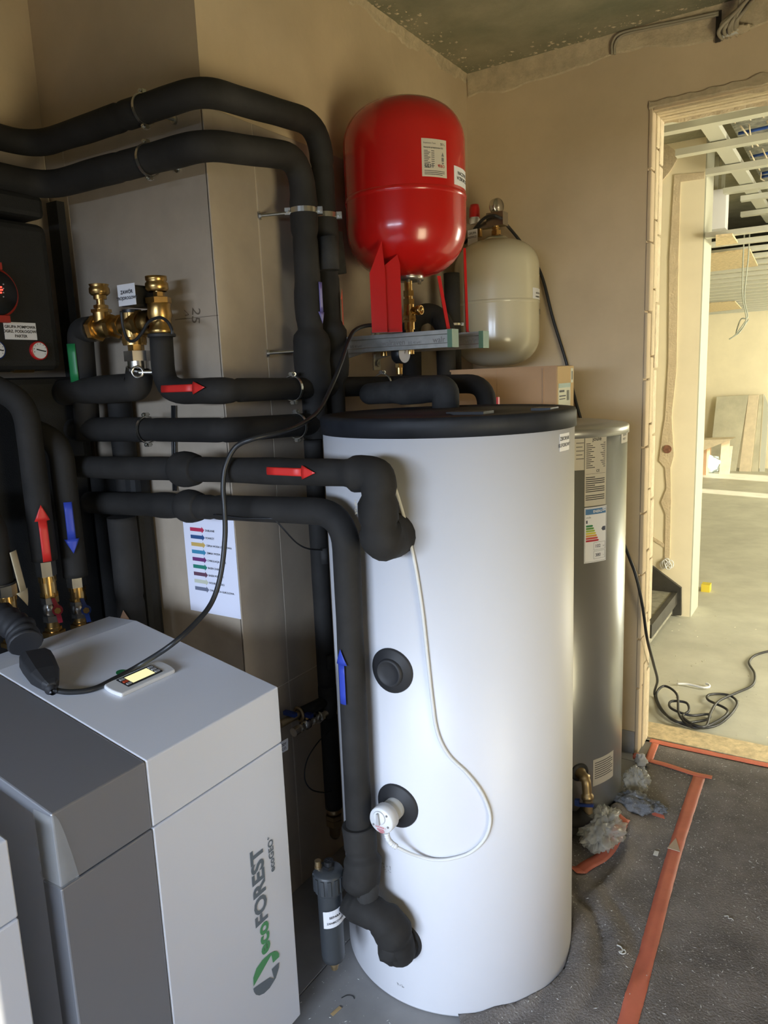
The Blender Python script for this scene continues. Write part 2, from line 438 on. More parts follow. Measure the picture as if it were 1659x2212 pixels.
# grout beds and tiles
TZ = [0.0, 0.717, 2.355]
obj('grout', MB().box((WX-.008, WY+.002, 0), (WX-.002, FY, 2.353)).box((NX, WY+.002, 0), (WX-.002, WY+.008, 2.353)), M_GROUT, wl)
obj('grout', MB().box((NX-.008, -2.2, 0), (NX-.002, WY+.002, 2.353)), M_GROUT, wn)
for k in range(2):
    z0, z1 = TZ[k]+.0018, TZ[k+1]-.0018
    for (a, b) in ((WY, 1.687), (1.687, 2.887), (2.887, FY)):
        bev(obj('tile', MB().box((WX-.008, a+(.0018 if a > WY else 0.0), z0), (WX, b-.0018, z1)), M_TILE, wl), .0012, 1)
    for (a, b) in ((NX, -2.04), (-2.04, WX-.0015)):
        bev(obj('tile', MB().box((a+.0018, WY, z0), (b-.0018, WY+.008, z1)), M_TILE, wl), .0012, 1)
    for (a, b) in ((-2.2, -0.9), (-0.9, 0.3), (0.3, WY)):
        bev(obj('tile', MB().box((NX-.008, a+.0018, z0), (NX, b-.0018, z1)), M_TILE, wn), .0012, 1)
# pencil marks on the pier
mk = MB(); Mp = flat_map((-2.0, WY, 1.8), (1, 0, 0), (0, 0, 1))
def pier_uv(px, py): p = onY(px, py, WY); return p.x+2.0, p.z-1.8
a = pier_uv(378, 691); b = pier_uv(472, 681)
mk.add([Mp(a[0], a[1]-.0007, .0006), Mp(b[0], b[1]-.0007, .0006), Mp(b[0], b[1]+.0007, .0006), Mp(a[0], a[1]+.0007, .0006)], [(0, 1, 2, 3)])
u, v = pier_uv(416, 664); print_text(mk, Mp, '25', 0.045, u, v, 'LEFT', 0.0, .0008, rot=-1.75)
u, v = pier_uv(399, 680)
for (du, dv, eu, ev) in ((0, .013, .017, -.001), (.017, -.001, .002, -.002)):
    mk.add([Mp(u+du, v+dv-.001, .0008), Mp(u+eu, v+ev-.001, .0008), Mp(u+eu, v+ev+.001, .0008), Mp(u+du, v+dv+.001, .0008)], [(0, 1, 2, 3)])
obj('pencil_mark', mk, M_PENCIL, wl, 'pencilled line and rotated number on the tile')

# far wall with the doorway
DX0, DX1, DZ, DT = -0.72, 0.22, 2.60, 0.17
wf = struct('wall_far', MB().box((WX-.008, FY, 0), (DX0, FY+DT, CZ)).box((DX1, FY, 0), (1.75, FY+DT, CZ)).box((DX0, FY, DZ), (DX1, FY+DT, CZ)), M_PLASTER, 'raw plastered far wall with an open doorway')
struct('baseboard_far', MB().box((WX, FY-.006, 0), (DX0-.002, FY, 0.10)), M_FTILE, 'grey band along the foot of the far wall')
struct('wall_right', MB().box((1.6, -2.3, 0), (1.75, -1.2, CZ)).box((1.6, -0.08, 0), (1.75, 0.13, CZ)).box((1.6, 1.07, 0), (1.75, 3.24, CZ)).box((1.6, .13, 2.12), (1.75, 1.07, CZ)).box((1.6, -1.2, 0), (1.75, -0.08, 0.8)).box((1.6, -1.2, 2.1), (1.75, -0.08, CZ)), M_PLASTER, 'right wall of the plant room with a window and an opening added for the side fill')  # door-height opening added for the side fill lamp
struct('sun_block_panel', MB().box((3.2, -0.35, 0), (3.35, 3.09, 3.1)).box((1.75, -0.35, 2.9), (3.2, 3.09, 3.1)), M_PLASTER, 'unseen panel added beyond the right-hand opening to block the sun')  # out-of-view panel, added to keep sun out of the side opening
struct('wall_back', MB().box((-2.138, -2.35, 0), (-1.65, -2.2, CZ)).box((0.55, -2.35, 0), (1.6, -2.2, CZ)).box((-1.65, -2.35, 2.05), (0.55, -2.2, CZ)), M_PLASTER, 'back wall with a wide glazed opening')
def window(name, mb, lab): return struct(name, mb, M_FRAME, lab)
window('window_1', MB().box((-1.65, -2.31, 0), (-1.58, -2.25, 2.05)).box((0.48, -2.31, 0), (0.55, -2.25, 2.05)).box((-1.58, -2.31, 1.98), (0.48, -2.25, 2.05)).box((-1.58, -2.31, 0), (0.48, -2.25, 0.05)).box((-0.58, -2.31, .05), (-0.52, -2.25, 1.98)), 'frame of the glazed opening behind the viewer')
window('window_2', MB().box((1.65, -1.2, .8), (1.71, -1.15, 2.1)).box((1.65, -.13, .8), (1.71, -.08, 2.1)).box((1.65, -1.15, 2.05), (1.71, -.13, 2.1)).box((1.65, -1.15, .8), (1.71, -.13, .85)), 'frame of the side window of the plant room')
# ragged plaster lips under the ceiling
def lip(parent, p0, p1, n, out, zt, zb, amp, seed):
    p0 = V(p0); p1 = V(p1); out = V(out); rng = random.Random(seed); vs = []; fs = []; N = 60
    for i in range(N+1):
        p = p0.lerp(p1, i/N)
        lo = zb+amp*(noise.noise(V((i*.13, seed, 0)))+.5*noise.noise(V((i*.45, seed, 3))))
        th = .005+.004*noise.noise(V((i*.6, seed, 7)))
        for (z, h) in ((lo, 0), (lo+.006, th*.7), ((lo+zt)/2, th), (zt, th+.006), (zt, 0)):
            vs.append(V((p.x, p.y, z))+out*h)
    for i in range(N):
        for j in range(4): q = i*5+j; fs.append((q, q+1, q+6, q+5))
    return obj('plaster_lip', MB().add(vs, fs), M_PLASTER_ROUGH, parent, 'ragged rough plaster edge below the ceiling')
lip(wf, (WX, FY, 0), (1.6, FY, 0), 1, (0, -1, 0), CZ, 2.790, .05, 2)
lip(wl, (WX-.008, 1.9, 0), (WX-.008, FY, 0), 1, (1, 0, 0), CZ, 2.845, .04, 9)
# crumbs of plaster on the ceiling edge
rng = random.Random(4); mb = MB()
for i in range(420):
    if rng.random() < .6: x = rng.uniform(-1.4, 0.4); y = FY-abs(rng.gauss(0, .05))-.01
    else: x = WX+abs(rng.gauss(0, .05)); y = rng.uniform(2.0, FY)
    s = rng.choice((.002, .003, .004, .006, .010)); a = rng.uniform(0, 3)
    c = V((x, y, CZ)); d = V((math.cos(a), math.sin(a), 0))*s; e = V((-math.sin(a), math.cos(a), 0))*s*.6
    mb.add([c-d, c+e, c+d, c-e, c+V((0, 0, -s*.4))], [(0, 1, 4), (1, 2, 4), (2, 3, 4), (3, 0, 4)])
o = obj('plaster_crumb', mb, M_PLASTER_ROUGH, ce, 'crumbs of plaster stuck to the slab edge'); o['kind'] = 'stuff'
# doorway reveal: sawn block edges in strips with joints
zb = [0.0, .30, .52, .80, 1.06, 1.33, 1.60, 1.86, 2.12, 2.38, DZ-.004]
rj = random.Random(3)
for col, (a, b) in enumerate(((FY-.006, FY+.052), (FY+.058, FY+.105), (FY+.111, FY+DT))):
    off = (0, .09, .04)[col]
    for k in range(len(zb)-1):
        z0 = zb[k]+(off if k else 0); z1 = min(zb[k+1]+(off if k < len(zb)-2 else 0), DZ-.004)
        bev(obj('block', MB().box((DX0, a, z0+.004), (DX0+.016+rj.uniform(-.003, .003), b, z1-.003)), (M_PLASTER, M_HALLP, M_PLASTER_ROUGH)[col], wf), .003, 1)
for k in range(5):
    y0 = FY-.006+k*.034
    bev(obj('slat', MB().box((DX0+.016, y0, DZ-.016-.002*rj.random()), (DX1, y0+.028, DZ)), (M_PLASTER, M_PLASTER_ROUGH, M_HALLP, M_PLASTER_ROUGH, M_HALLP)[k], wf), .002, 1)
lipv = MB(); N = 40                                          # crumbling plaster hanging at the lintel edges
for side, yy in ((0, FY-.004), (1, FY+DT-.004)):
    vs = []; fs = []
    for i in range(N+1):
        x = DX0+(DX1-DX0)*i/N; r = .5+noise.noise(V((i*.35, side*9, 1)))
        vs += [V((x, yy-.003, DZ+.022*r+.006)), V((x, yy-.006, DZ-.01*r)), V((x, yy+.012, DZ-.018-.012*r)), V((x, yy+.016, DZ-.004))]
    for i in range(N):
        for j in range(3): q = i*4+j; fs.append((q, q+1, q+5, q+4))
    lipv.add(vs, fs)
obj('plaster_lip', lipv, M_PLASTER_ROUGH, wf, 'crumbling plaster along the lintel')

# ================================================================== THE HALL BEHIND THE DOORWAY
HX0, HX1, HY0, HY1, HZ = -5.0, 3.6, 3.24, 13.0, 2.98
struct('floor_hall', MB().box((HX0, HY0, -0.12), (HX1, HY1, 0)).box((DX0, 3.2, -.12), (DX1, HY0, 0)), M_HFLOOR, 'dusty screed floor of the hall')
struct('ceiling_hall', MB().box((HX0, HY0, HZ), (HX1, HY1, HZ+.15)), M_CONCRETE, 'concrete slab above the hall')
struct('wall_hall_far', MB().box((HX0, HY1, 0), (HX1, HY1+.15, HZ)), M_HALLW, 'cream end wall of the hall')
struct('wall_hall_left', MB().box((HX0-.15, HY0, 0), (HX0, HY1, HZ)), M_HALLW, 'cream left wall of the hall')
struct('wall_hall_near', MB().box((HX0, HY0-.15, 0), (-2.3, HY0, HZ)).box((1.75, HY0-.15, 0), (HX1+.15, HY0, HZ)), M_HALLW, 'near wall of the hall')
struct('wall_hall_right', MB().box((HX1, HY0, 0), (HX1+.15, 9.0, HZ)).box((HX1, 9.42, 0), (HX1+.15, 10.4, HZ)).box((HX1, 11.1, 0), (HX1+.15, HY1, HZ)).box((HX1, 9.0, 2.55), (HX1+.15, 11.1, HZ)), M_HALLW, 'right wall of the hall with two tall window openings')
fr = MB()
for y in (9.0, 9.39, 10.4, 11.07): fr.box((HX1+.05, y, 0), (HX1+.11, y+.03, 2.55))
fr.box((HX1+.05, 9.0, 2.51), (HX1+.11, 11.1, 2.55)).box((HX1+.05, 9.0, 0), (HX1+.11, 11.1, .04))
window('window_3', fr, 'frames of the tall hall windows')
ws = struct('wall_stair', MB().box((HX0, 5.05, 0), (-0.85, 5.31, HZ)), M_HALLW, 'cream stair wall just past the doorway')
obj('wall_return', MB().box((-0.85, 5.05, 0), (-0.843, 5.31, HZ)), M_HALLW_SHADE, ws)  # thin skin carrying the return's shade in its colour
# plaster-filled chase, patches and holes on the stair wall
def swall(pts, h=.006, name='plaster_patch', m=None, lab=None):
    P = [onY(px, py, 5.05) for px, py in pts]
    return obj(name, MB().prism([(p.x, 5.05-h, p.z) for p in P], (0, h+.001, 0)), m or M_HALLP, ws, lab)
swall([(1457, 378), (1471, 376), (1466, 560), (1462, 800), (1451, 900), (1456, 985), (1449, 1010), (1450, 1080), (1447, 1205), (1436, 1205), (1438, 1110), (1428, 1085), (1440, 1055), (1437, 1010), (1424, 995), (1432, 930), (1437, 900), (1444, 780), (1446, 560)], lab='darker vertical strip of filled plaster')
swall([(1471, 376), (1522, 372), (1522, 386), (1471, 393)], .004)
swall([(1415, 312), (1440, 312), (1458, 325), (1463, 345), (1450, 368), (1428, 395), (1413, 402)], .012, m=M_PLASTER_ROUGH, lab='rough plaster patch round a hole')
swall([(1415, 347), (1420, 352), (1421, 362), (1418, 373), (1415, 374)], .014, 'pipe_hole', M_SOCKET)
p = onY(1442, 970, 5.05); obj('knot_hole', MB().cyl((p.x, 5.05, p.z), (p.x, 5.040, p.z), .027, 16), mat('rust_plug', (.20, .09, .05), .8, var=.4, scale=40), ws, 'round rusty plug in the plaster')
swall([(1390, 1145), (1436, 1175), (1434, 1182), (1390, 1153)], .004)
p = onY(1441, 1220, 5.05)
cc = MB()
for k in range(5):
    cx = p.x-.024+.012*k; cc.tube([V((cx+.018*math.cos(t), 5.04-.004*k*(k % 2), p.z+.026*math.sin(t)+.01*(k % 3))) for t in [2*PI*i/16 for i in range(17)]], .0035, 6)
o = tag(obj('wire_coil', cc, M_CABLEW), 'small white wire coil sticking out of the cream stair wall', 'wire')
# stair stringer and step
P = [onY(px, py, 5.05) for px, py in ((1380, 1198), (1473, 1268), (1473, 1327), (1455, 1326), (1455, 1292), (1380, 1290))]
tag(obj('stair_stringer', MB().prism([(q.x, 5.02, q.z) for q in P], (0, .028, 0)), M_STEELB), 'black steel stair stringer against the cream stair wall', 'stringer')
st = thing('stair_step', 'low concrete step with a dark edge inside the doorway', 'step', (-1.6, 4.7, 0))
obj('tread', MB().box((-2.3, 4.30, .02), (-0.955, 5.018, .165)), M_STEP, st)
obj('edge_strip', MB().box((-0.955, 4.285, .09), (-0.925, 5.018, .172)), M_STEELB, st)
# threshold board
tag(obj('threshold_board', MB().box((DX0-.04, 3.225, 0.0), (DX1, 3.375, .012)), M_OSB), 'pale particle board laid across the doorway threshold', 'board')
# ceiling grid in the hall
def cprof(p0, p1, w, h, z):
    """U channel open to the top"""
    p0 = V((*p0, z)); p1 = V((*p1, z)); d = (p1-p0).normalized(); s = V((-d.y, d.x, 0)); u = V((0, 0, 1)); t = .0025
    pl = [s*(-w/2)+u*h, s*(-w/2), s*(w/2), s*(w/2)+u*h, s*(w/2-t)+u*h, s*(w/2-t)+u*t, s*(-w/2+t)+u*t, s*(-w/2+t)+u*h]
    mb = MB(); n = 8; mb.add([p0+q for q in pl]+[p1+q for q in pl], [(i, (i+1) % n, n+(i+1) % n, n+i) for i in range(n)])
    return mb
ords = ['nearest the lintel', 'second from the lintel', 'third from the lintel', 'fourth from the lintel', 'fifth from the lintel', 'sixth from the lintel', 'seventh from the lintel']
yu = [3.66, 3.82, 4.26, 4.78, 5.36, 5.68, 6.26]; xs = [-2.0, -1.6, -.86, -.80, -.79, -.73, -.80]
for k, y in enumerate(yu):
    tag(obj('ceiling_profile', cprof((xs[k], y), (3.4, y), .06, .032, 2.70), M_STUD), 'steel ceiling profile of the upper grid, '+ords[k], 'profile', 'upper ceiling profiles')
tag(obj('carrier_profile', cprof((-.66, 3.32), (-.66, 6.9), .075, .03, 2.737), M_STUD), 'wide steel carrier running over the near end of the upper ceiling profiles', 'profile')
for k in range(6):
    y0, y1 = yu[k]+.035, yu[k+1]-.035
    if y1-y0 < .1: continue
    hm = thing('heating_mat', 'foil panel with blue heating pipes just beyond the ceiling profile '+ords[k], 'heating mat', ((-.6+1.6)/2, (y0+y1)/2, 2.8), 'ceiling heating mats')
    obj('foil', MB().box((-.62, y0-.03, 2.83), (2.4, y1+.03, 2.842)), M_FOIL, hm)
    for j in range(2):
        yy = y0+(y1-y0)*(.35+.4*j)
        obj('pipe', MB().tube([V((-.6+.1*i, yy+.02*math.sin(i*.9+k), 2.812)) for i in range(30)], .008, 8), M_BLUEP, hm)
    w = MB(); rr = random.Random(k)
    for i in range(48):
        x = -.58+i*.06+rr.uniform(-.012, .012); bow = rr.uniform(-.02, .02)
        w.tube([V((x, y0, 2.80)), V((x+bow, (y0+y1)/2, 2.792)), V((x+bow*.3, y1, 2.80))], .0045, 4)
    o = obj('wire_grid', w, M_WOODB, hm); o['kind'] = 'stuff'
yl = 5.05; k = 0
while yl < 12.9:
    tag(obj('ceiling_profile', cprof((-.835 if yl < 5.4 else -3.2, yl), (3.4, yl), .06, .03, 2.40), M_STUD), ('first second third fourth fifth sixth seventh eighth ninth tenth eleventh twelfth thirteenth fourteenth fifteenth sixteenth seventeenth eighteenth nineteenth twentieth'.split()[k])+' steel profile of the lower ceiling grid counted from the doorway', 'profile', 'lower ceiling profiles')
    yl += .40; k += 1
tag(obj('foil_sheet', MB().box((-3.2, 7.0, 2.52), (3.4, 12.9, 2.53)), M_FOIL), 'long sheet of foil insulation above the lower ceiling grid', 'insulation')
for (nm, pts, lab) in (('ceiling_board', ((1546, 512), (1582, 508), (1594, 526), (1546, 532)), 'pale board laid on the lower grid close to the doorway'),
                       ('ceiling_board', ((1527, 552), (1620, 540), (1637, 575), (1526, 588)), 'wide pale board in the middle of the lower grid'),
                       ('ceiling_board', ((1523, 657), (1588, 652), (1602, 667), (1522, 676)), 'small pale board far back on the lower grid')):
    P = [onZ(px, py, 2.385) for px, py in pts]
    tag(obj(nm, MB().prism([tuple(q) for q in P], (0, 0, .012)), M_OSB), lab, 'board', 'boards on the lower grid')
sb0, sb1 = onY(1533, 412, 5.5), onY(1566, 492, 5.5)
sbx = thing('service_box', 'pale board box under the upper grid beside the stair wall', 'box', (sb0.x, 5.55, sb1.z))
obj('box_body', MB().box((sb0.x, 5.5, sb1.z), (sb1.x, 5.62, sb0.z)), M_WHITEP, sbx); obj('hanger', MB().box((sb0.x+.02, 5.55, sb0.z), (sb0.x+.04, 5.57, HZ)).box((sb1.x-.04, 5.55, sb0.z), (sb1.x-.02, 5.57, HZ)), M_STUD, sbx)
# hanging wires
q = [onY(px, py, 5.6) for px, py in ((1608, 505), (1605, 560), (1604, 640), (1612, 690), (1600, 715), (1588, 725), (1575, 733), (1590, 722), (1612, 692))]
q2 = [onY(px, py, 5.6)+V((.012, .02, 0)) for px, py in ((1614, 505), (1611, 560), (1603, 640), (1610, 685), (1595, 690), (1585, 722), (1600, 708), (1612, 690))]
hw = thing('hanging_wires', 'thin looped wires hanging from the lower ceiling grid of the hall', 'wire', q[4])
obj('wire', MB().tube(spline(q, 6), .0045, 6), M_WIRE, hw); obj('wire', MB().tube(spline(q2, 6), .0045, 6), M_WIRE, hw)
# boards leaning on the far wall
def lean(name, pxs, y, m, lab, t=.05, lean_=.28):
    P = [onY(px, py, y) for px, py in pxs]
    zs = [max(0.0, p.z) for p in P]
    zs = [0.0 if z < .12 else z for z in zs]
    zt = max(zs)
    poly = [V((p.x, y+lean_*z/zt, z)) for p, z in zip(P, zs)]
    return tag(obj(name, MB().prism(poly, (0, t, 0)), m), lab, 'board', 'boards leaning on the far wall of the hall')
lean('leaning_board', ((1531, 1010), (1590, 1010), (1612, 855), (1542, 859)), 12.55, M_SLABG, 'large grey cement board leaning on the far wall of the hall')
lean('leaning_board', ((1597, 1010), (1622, 1010), (1634, 855), (1612, 856)), 12.55, M_WOODB, 'narrow pale board right of the large grey cement board')
lean('leaning_board', ((1624, 1010), (1638, 1010), (1643, 853), (1637, 856)), 12.6, M_SLABG, 'thin grey plank standing behind the narrow pale board')
lean('leaning_board', ((1641, 1010), (1652, 1010), (1658, 880), (1646, 853)), 12.6, M_STUD, 'thin plank at the right end of the leaning boards')
lean('leaning_board', ((1554, 1008), (1576, 1008), (1581, 965), (1574, 965), (1574, 950), (1557, 950)), 12.2, M_WOODB, 'small notched pale board in front of the grey cement board', .02, .1)
bx = thing('rubble_box', 'open cardboard box with a pale board on top in the hall', 'box', (-2.0, 12.1, 0))
obj('box_body', MB().box((-2.7, 12.0, 0), (-1.86, 12.4, .42)), M_CARD, bx)
obj('box_lid', MB().prism([(-2.6, 11.8, .52), (-1.5, 11.9, .56), (-1.9, 11.9, .38), (-2.6, 11.85, .36)], (0, .35, 0)), M_WOODB, bx)
def blob(c, s, seed, fr=3.0, amp=.35, seg=22, flat=0.0, crease=0.0):
    mb = MB(); vs = []; fs = []; n = seg; mm = seg//2
    for i in range(mm+1):
        th = PI*i/mm
        for j in range(n):
            ph = 2*PI*j/n; d = V((math.sin(th)*math.cos(ph), math.sin(th)*math.sin(ph), math.cos(th)))
            k = 1+amp*noise.noise(d*fr+V((seed*3.1, seed, 0)))+amp*.5*noise.noise(d*fr*2.6+V((0, seed, seed)))+crease*(.12-abs(noise.noise(d*fr*1.7+V((seed, 7, seed)))))
            p = V((d.x*s[0], d.y*s[1], d.z*s[2]))*k
            if c[2]+p.z < flat: p.z = flat-c[2]
            vs.append(V(c)+p)
    for i in range(mm):
        for j in range(n): fs.append((i*n+j, i*n+(j+1) % n, (i+1)*n+(j+1) % n, (i+1)*n+j))
    return mb.add(vs, fs, True)
tag(obj('plastic_bag', blob((onZ(1526, 1016).x, onZ(1526, 1016).y-.25, .13), (.26, .15, .15), 3, 2.2, .3), mat('pale_blue_bag', (.55, .66, .68), .35, bump=.5, bscale=20)), 'crumpled pale blue plastic bag by the boards in the hall', 'bag')
tag(obj('yellow_box', MB().box((onZ(1514, 1278).x, onZ(1514, 1278).y, 0), (onZ(1534, 1278).x, onZ(1534, 1278).y+.05, .055)), M_YEL), 'small yellow box on the hall floor past the stair wall', 'box')
# ================================================================== HEAT PUMPS
def heat_pump():
    hp = thing('heat_pump', '', 'heat pump', (-1.41, 0.95, 0))
    Y0, YM, Y1, XF, XB = 0.655, 0.856, 1.248, -1.115, -1.71
    bev(obj('body', MB().prism([(-1.150, Y0+.008, .035), (-1.150, Y0+.008, .925), (-1.60, Y0+.008, 1.012), (XB, Y0+.008, 1.008), (XB, Y0+.008, .035)], (0, Y1-Y0-.016, 0)), M_HPW, hp), .004)
    obj('plinth', MB().box((XB+.03, Y0+.03, 0), (-1.16, Y1-.03, .035)), M_BLACK, hp)
    def lid(y0, y1, th):
        return MB().prism([(XF, y0, .800), (XF, y0, .940), (-1.602, y0, 1.033), (XB-.005, y0, 1.029), (XB-.005, y0, 1.006), (-1.60, y0, 1.008), (XF-th, y0, .922), (XF-th, y0, .800)], (0, y1-y0, 0))
    bev(obj('lid', lid(YM+.0012, Y1, .036), M_HPW, hp, 'white upper cover with the control display'), .003)
    bev(obj('lid_panel', lid(Y0, YM-.0012, .055), M_HPG, hp, 'dark grey upper cover strip'), .003)
    bev(obj('door', MB().box((XF-.034, YM+.0012, .04), (XF, Y1, .7965)), M_HPW, hp, 'white front door with a printed name'), .003)
    bev(obj('door_panel', MB().box((XF-.055, Y0, .04), (XF, YM-.0012, .7965)), M_HPG, hp, 'dark grey front strip'), .003)
    # name along the door, reading upwards
    door = hp.children[-2]
    M = lambda u, v, h: V((XF+h, -v, u))
    a = onX(581, 2052, XF); b = onX(566, 1821, XF); y = (a.y+b.y)/2; L = b.z-a.z
    def wid(s, bd): p = text2d(s, 1, 'LEFT', bd)[0]; return max(q.x for q in p)
    w1, w2 = wid('eco', .035), wid('FOREST', .035); size = L/(w1+w2+.06)
    ink1 = mat('logo_green', (.10, .36, .14), .5); ink2 = mat('logo_slate', (.16, .19, .22), .5)
    t1 = MB(); print_text(t1, M, 'eco', size, a.z, -y, 'LEFT', .035, .0012)
    t2 = MB(); print_text(t2, M, 'FOREST', size, a.z+(w1+.06)*size, -y, 'LEFT', .035, .0012)
    a2 = onX(592, 1880, XF); b2 = onX(588, 1799, XF); sz2 = (b2.z-a2.z)/(wid('ecoGEO', .03)+.5)
    t3 = MB(); print_text(t3, M, 'ecoGEO', sz2, a2.z, -(a2.y+b2.y)/2, 'LEFT', .03, .0012)
    print_text(t3, M, '+', sz2*.6, a2.z+wid('ecoGEO', .02)*sz2+.003, -(a2.y+b2.y)/2+sz2*.38, 'LEFT', .02, .0012)
    def pg(mb, pts):
        P = [onX(p[0]*.4099, 1700+p[1]*.4099, XF) for p in pts]
        mb.add([V((XF+.0012, q.y, q.z)) for q in P], [tuple(range(len(P)))])
    pg(t1, [(1335, 1050), (1333, 1005), (1350, 955), (1380, 912), (1418, 878), (1445, 864), (1460, 866), (1469, 878), (1469, 895), (1437, 926), (1428, 884)])
    t4 = MB(); pg(t4, [(1333, 1062), (1420, 1003), (1443, 1010), (1430, 960), (1470, 922), (1468, 950), (1452, 1005), (1420, 1058), (1390, 1087), (1365, 1098), (1347, 1094), (1337, 1080)])
    obj('name_green', t1, ink1, door, 'green lettering eco and leaf'); obj('name_slate', t2, ink2, door, 'slate lettering FOREST'); obj('model_name', t3, ink2, door, 'small slate lettering ecoGEO+'); obj('leaf_slate', t4, ink2, door, 'slate half of the leaf mark')
    # control display on the sloping lid
    p0 = V((XF, 0, .940)); sl = V((-1.602-XF, 0, 1.033-.940)).normalized(); nn = V((0, 1, 0)).cross(V((-1, 0, 0)))
    N = V((-sl.z, 0, sl.x)); N = N if N.z > 0 else -N
    ld = [c for c in hp.children if c.name.split('.')[0] == 'lid'][0]
    q = [atp(px, py, p0, N) for px, py in ((222, 1487), (262, 1510), (380, 1450), (335, 1432))]
    c = (q[0]+q[1]+q[2]+q[3])/4; U = V((0, 1, 0)); W = sl
    hu, hw = (abs((q[2]-q[1]).y))/2, .033
    out = []
    for i in range(13): t = -1+2*i/12; out.append((hu*.93+hu*.07*(1-t*t), t*hw))
    for i in range(13): t = 1-2*i/12; out.append((-hu*.93-hu*.07*(1-t*t), t*hw))
    d = bev(obj('display', MB().prism([c+U*a_+W*b_ for a_, b_ in out], N*.010), M_WHITEP, ld, 'white control display housing'), .003)
    P = c+N*.0104
    obj('bezel', MB().obox(P-U*hu*.60-W*hw*.62, U*hu*1.20, W*hw*1.25, N*.0012), M_BLACK, d)
    obj('screen', MB().obox(P-U*hu*.38-W*hw*.46+N*.0012, U*hu*.76, W*hw*.92, N*.0006), M_SCREEN, d, 'lit yellow screen')
    for s in (-1, 1):
        for k in range(3):
            pc = P+U*s*hu*.49+W*(k-1)*hw*.36+N*.001
            obj('button', MB().obox(pc-U*hu*.07-W*hw*.11, U*hu*.14, W*hw*.22, N*.0018), M_GREYP if k != 1 or s > 0 else M_ORNA, d)
    g = atp(263, 1453, p0, N)
    obj('green_sticker', MB().prism([g+U*.013*math.cos(t)+W*.013*math.sin(t)+N*.0003 for t in [2*PI*i/24 for i in range(24)]], N*.0006), M_GREENA, ld, 'round green sticker')
    return hp
HP = heat_pump()
HP['label'] = 'large heat pump with display, printed name and grey left strip beside the white tank'
hp2 = copy_tree(HP, None, (0, -0.671, 0)); hp2['label'] = 'second heat pump cut off at the lower left corner of the photo'
HP['group'] = hp2['group'] = 'twin heat pumps'
# clear packing film at the corner of the first pump
fm = MB(); x0, y0 = -1.1135, .6535
N = 10
vs = []; fs = []
for i in range(N+1):
    z = .80+.138*i/N; w1 = .006+.03*(1-i/N)**.7; 
    vs += [V((x0-.05-.01*noise.noise(V((i*.7, 0, 0))), y0-.001-.008*abs(noise.noise(V((i*.5, 2, 0)))), z)), V((x0, y0-.0015, z)), V((x0+.0015, y0+w1, z))]
for i in range(N):
    for j in range(2): k = i*3+j; fs.append((k, k+1, k+4, k+3))
fm.add(vs, fs, True)
fo = obj('packing_film', fm, M_FILM, HP, 'torn clear packing film on the corner')
so = fo.modifiers.new('t', 'SOLIDIFY'); so.thickness = .0006

# ================================================================== WHITE BUFFER TANK
TC, TR = (-.924, 1.774), .332
def oncyl(px, py, c, r):
    d = C_F+C_R*((px-829.5)/F_PX)-C_U*((py-1106)/F_PX)
    a = d.x*d.x+d.y*d.y; b = 2*(d.x*(C_O.x-c[0])+d.y*(C_O.y-c[1])); cc = (C_O.x-c[0])**2+(C_O.y-c[1])**2-r*r
    t = (-b-math.sqrt(max(0, b*b-4*a*cc)))/2/a; return C_O+d*t
wt = thing('buffer_tank', 'tall white buffer tank with black lid standing in the middle', 'tank', (TC[0], TC[1], 0))
obj('jacket', MB().lathe((*TC, 0), (0, 0, 1), [(0, .004), (TR-.012, .004), (TR-.004, .0), (TR, .008), (TR, 1.516), (0, 1.516)], 96), M_TANKW, wt)
wtl = obj('lid', MB().lathe((*TC, 0), (0, 0, 1), [(TR+.0, 1.511), (TR+.005, 1.511), (TR+.005, 1.548), (TR+.001, 1.556), (TR-.03, 1.557), (TR-.035, 1.554), (TR-.16, 1.553), (TR-.165, 1.556), (0, 1.557)], 96), M_LID, wt, 'black plastic lid')
for (x, y, w) in ((-.80, 1.66, .10), (-.66, 1.80, .05)): obj('lid_cap', MB().box((x-w/2, y-.03, 1.553), (x+w/2, y+.03, 1.560)), M_BLACK, wtl)
def rosette(z, r, name='rosette', m=None, x=-.918):
    """rubber disc that hugs the jacket, facing -Y"""
    mb = MB(); vs = []; fs = []; n = 40
    prof = [(0, .012), (.55, .012), (.6, .010), (.95, .007), (1.0, .004), (1.0, -.003)]
    for (k, h) in prof:
        for i in range(n):
            a = 2*PI*i/n; u = x-TC[0]+r*k*math.cos(a); vz = z+r*k*math.sin(a)
            yy = TC[1]-math.sqrt(TR*TR-u*u); vs.append(V((TC[0]+u, yy-h, vz)))
    for j in range(len(prof)-1):
        for i in range(n): fs.append((j*n+i, j*n+(i+1) % n, (j+1)*n+(i+1) % n, (j+1)*n+i))
    return obj(name, mb.add(vs, fs, True), m or M_BLACKR, wt)
cp = rosette(.946, .057, 'blind_cap'); cp['label'] = 'black rubber cap on an unused port'
obj('cap_knob', MB().lathe((-.918, 1.434, .944), (0, -1, 0), [(.036, 0), (.035, .006), (.031, .011), (.029, .009), (.012, .008), (0, .008)], 28), M_BLACKR, cp)
rosette(.585, .058)['label'] = 'black rubber ring behind the heater'
rosette(.20, .055); rosette(1.29, .055)
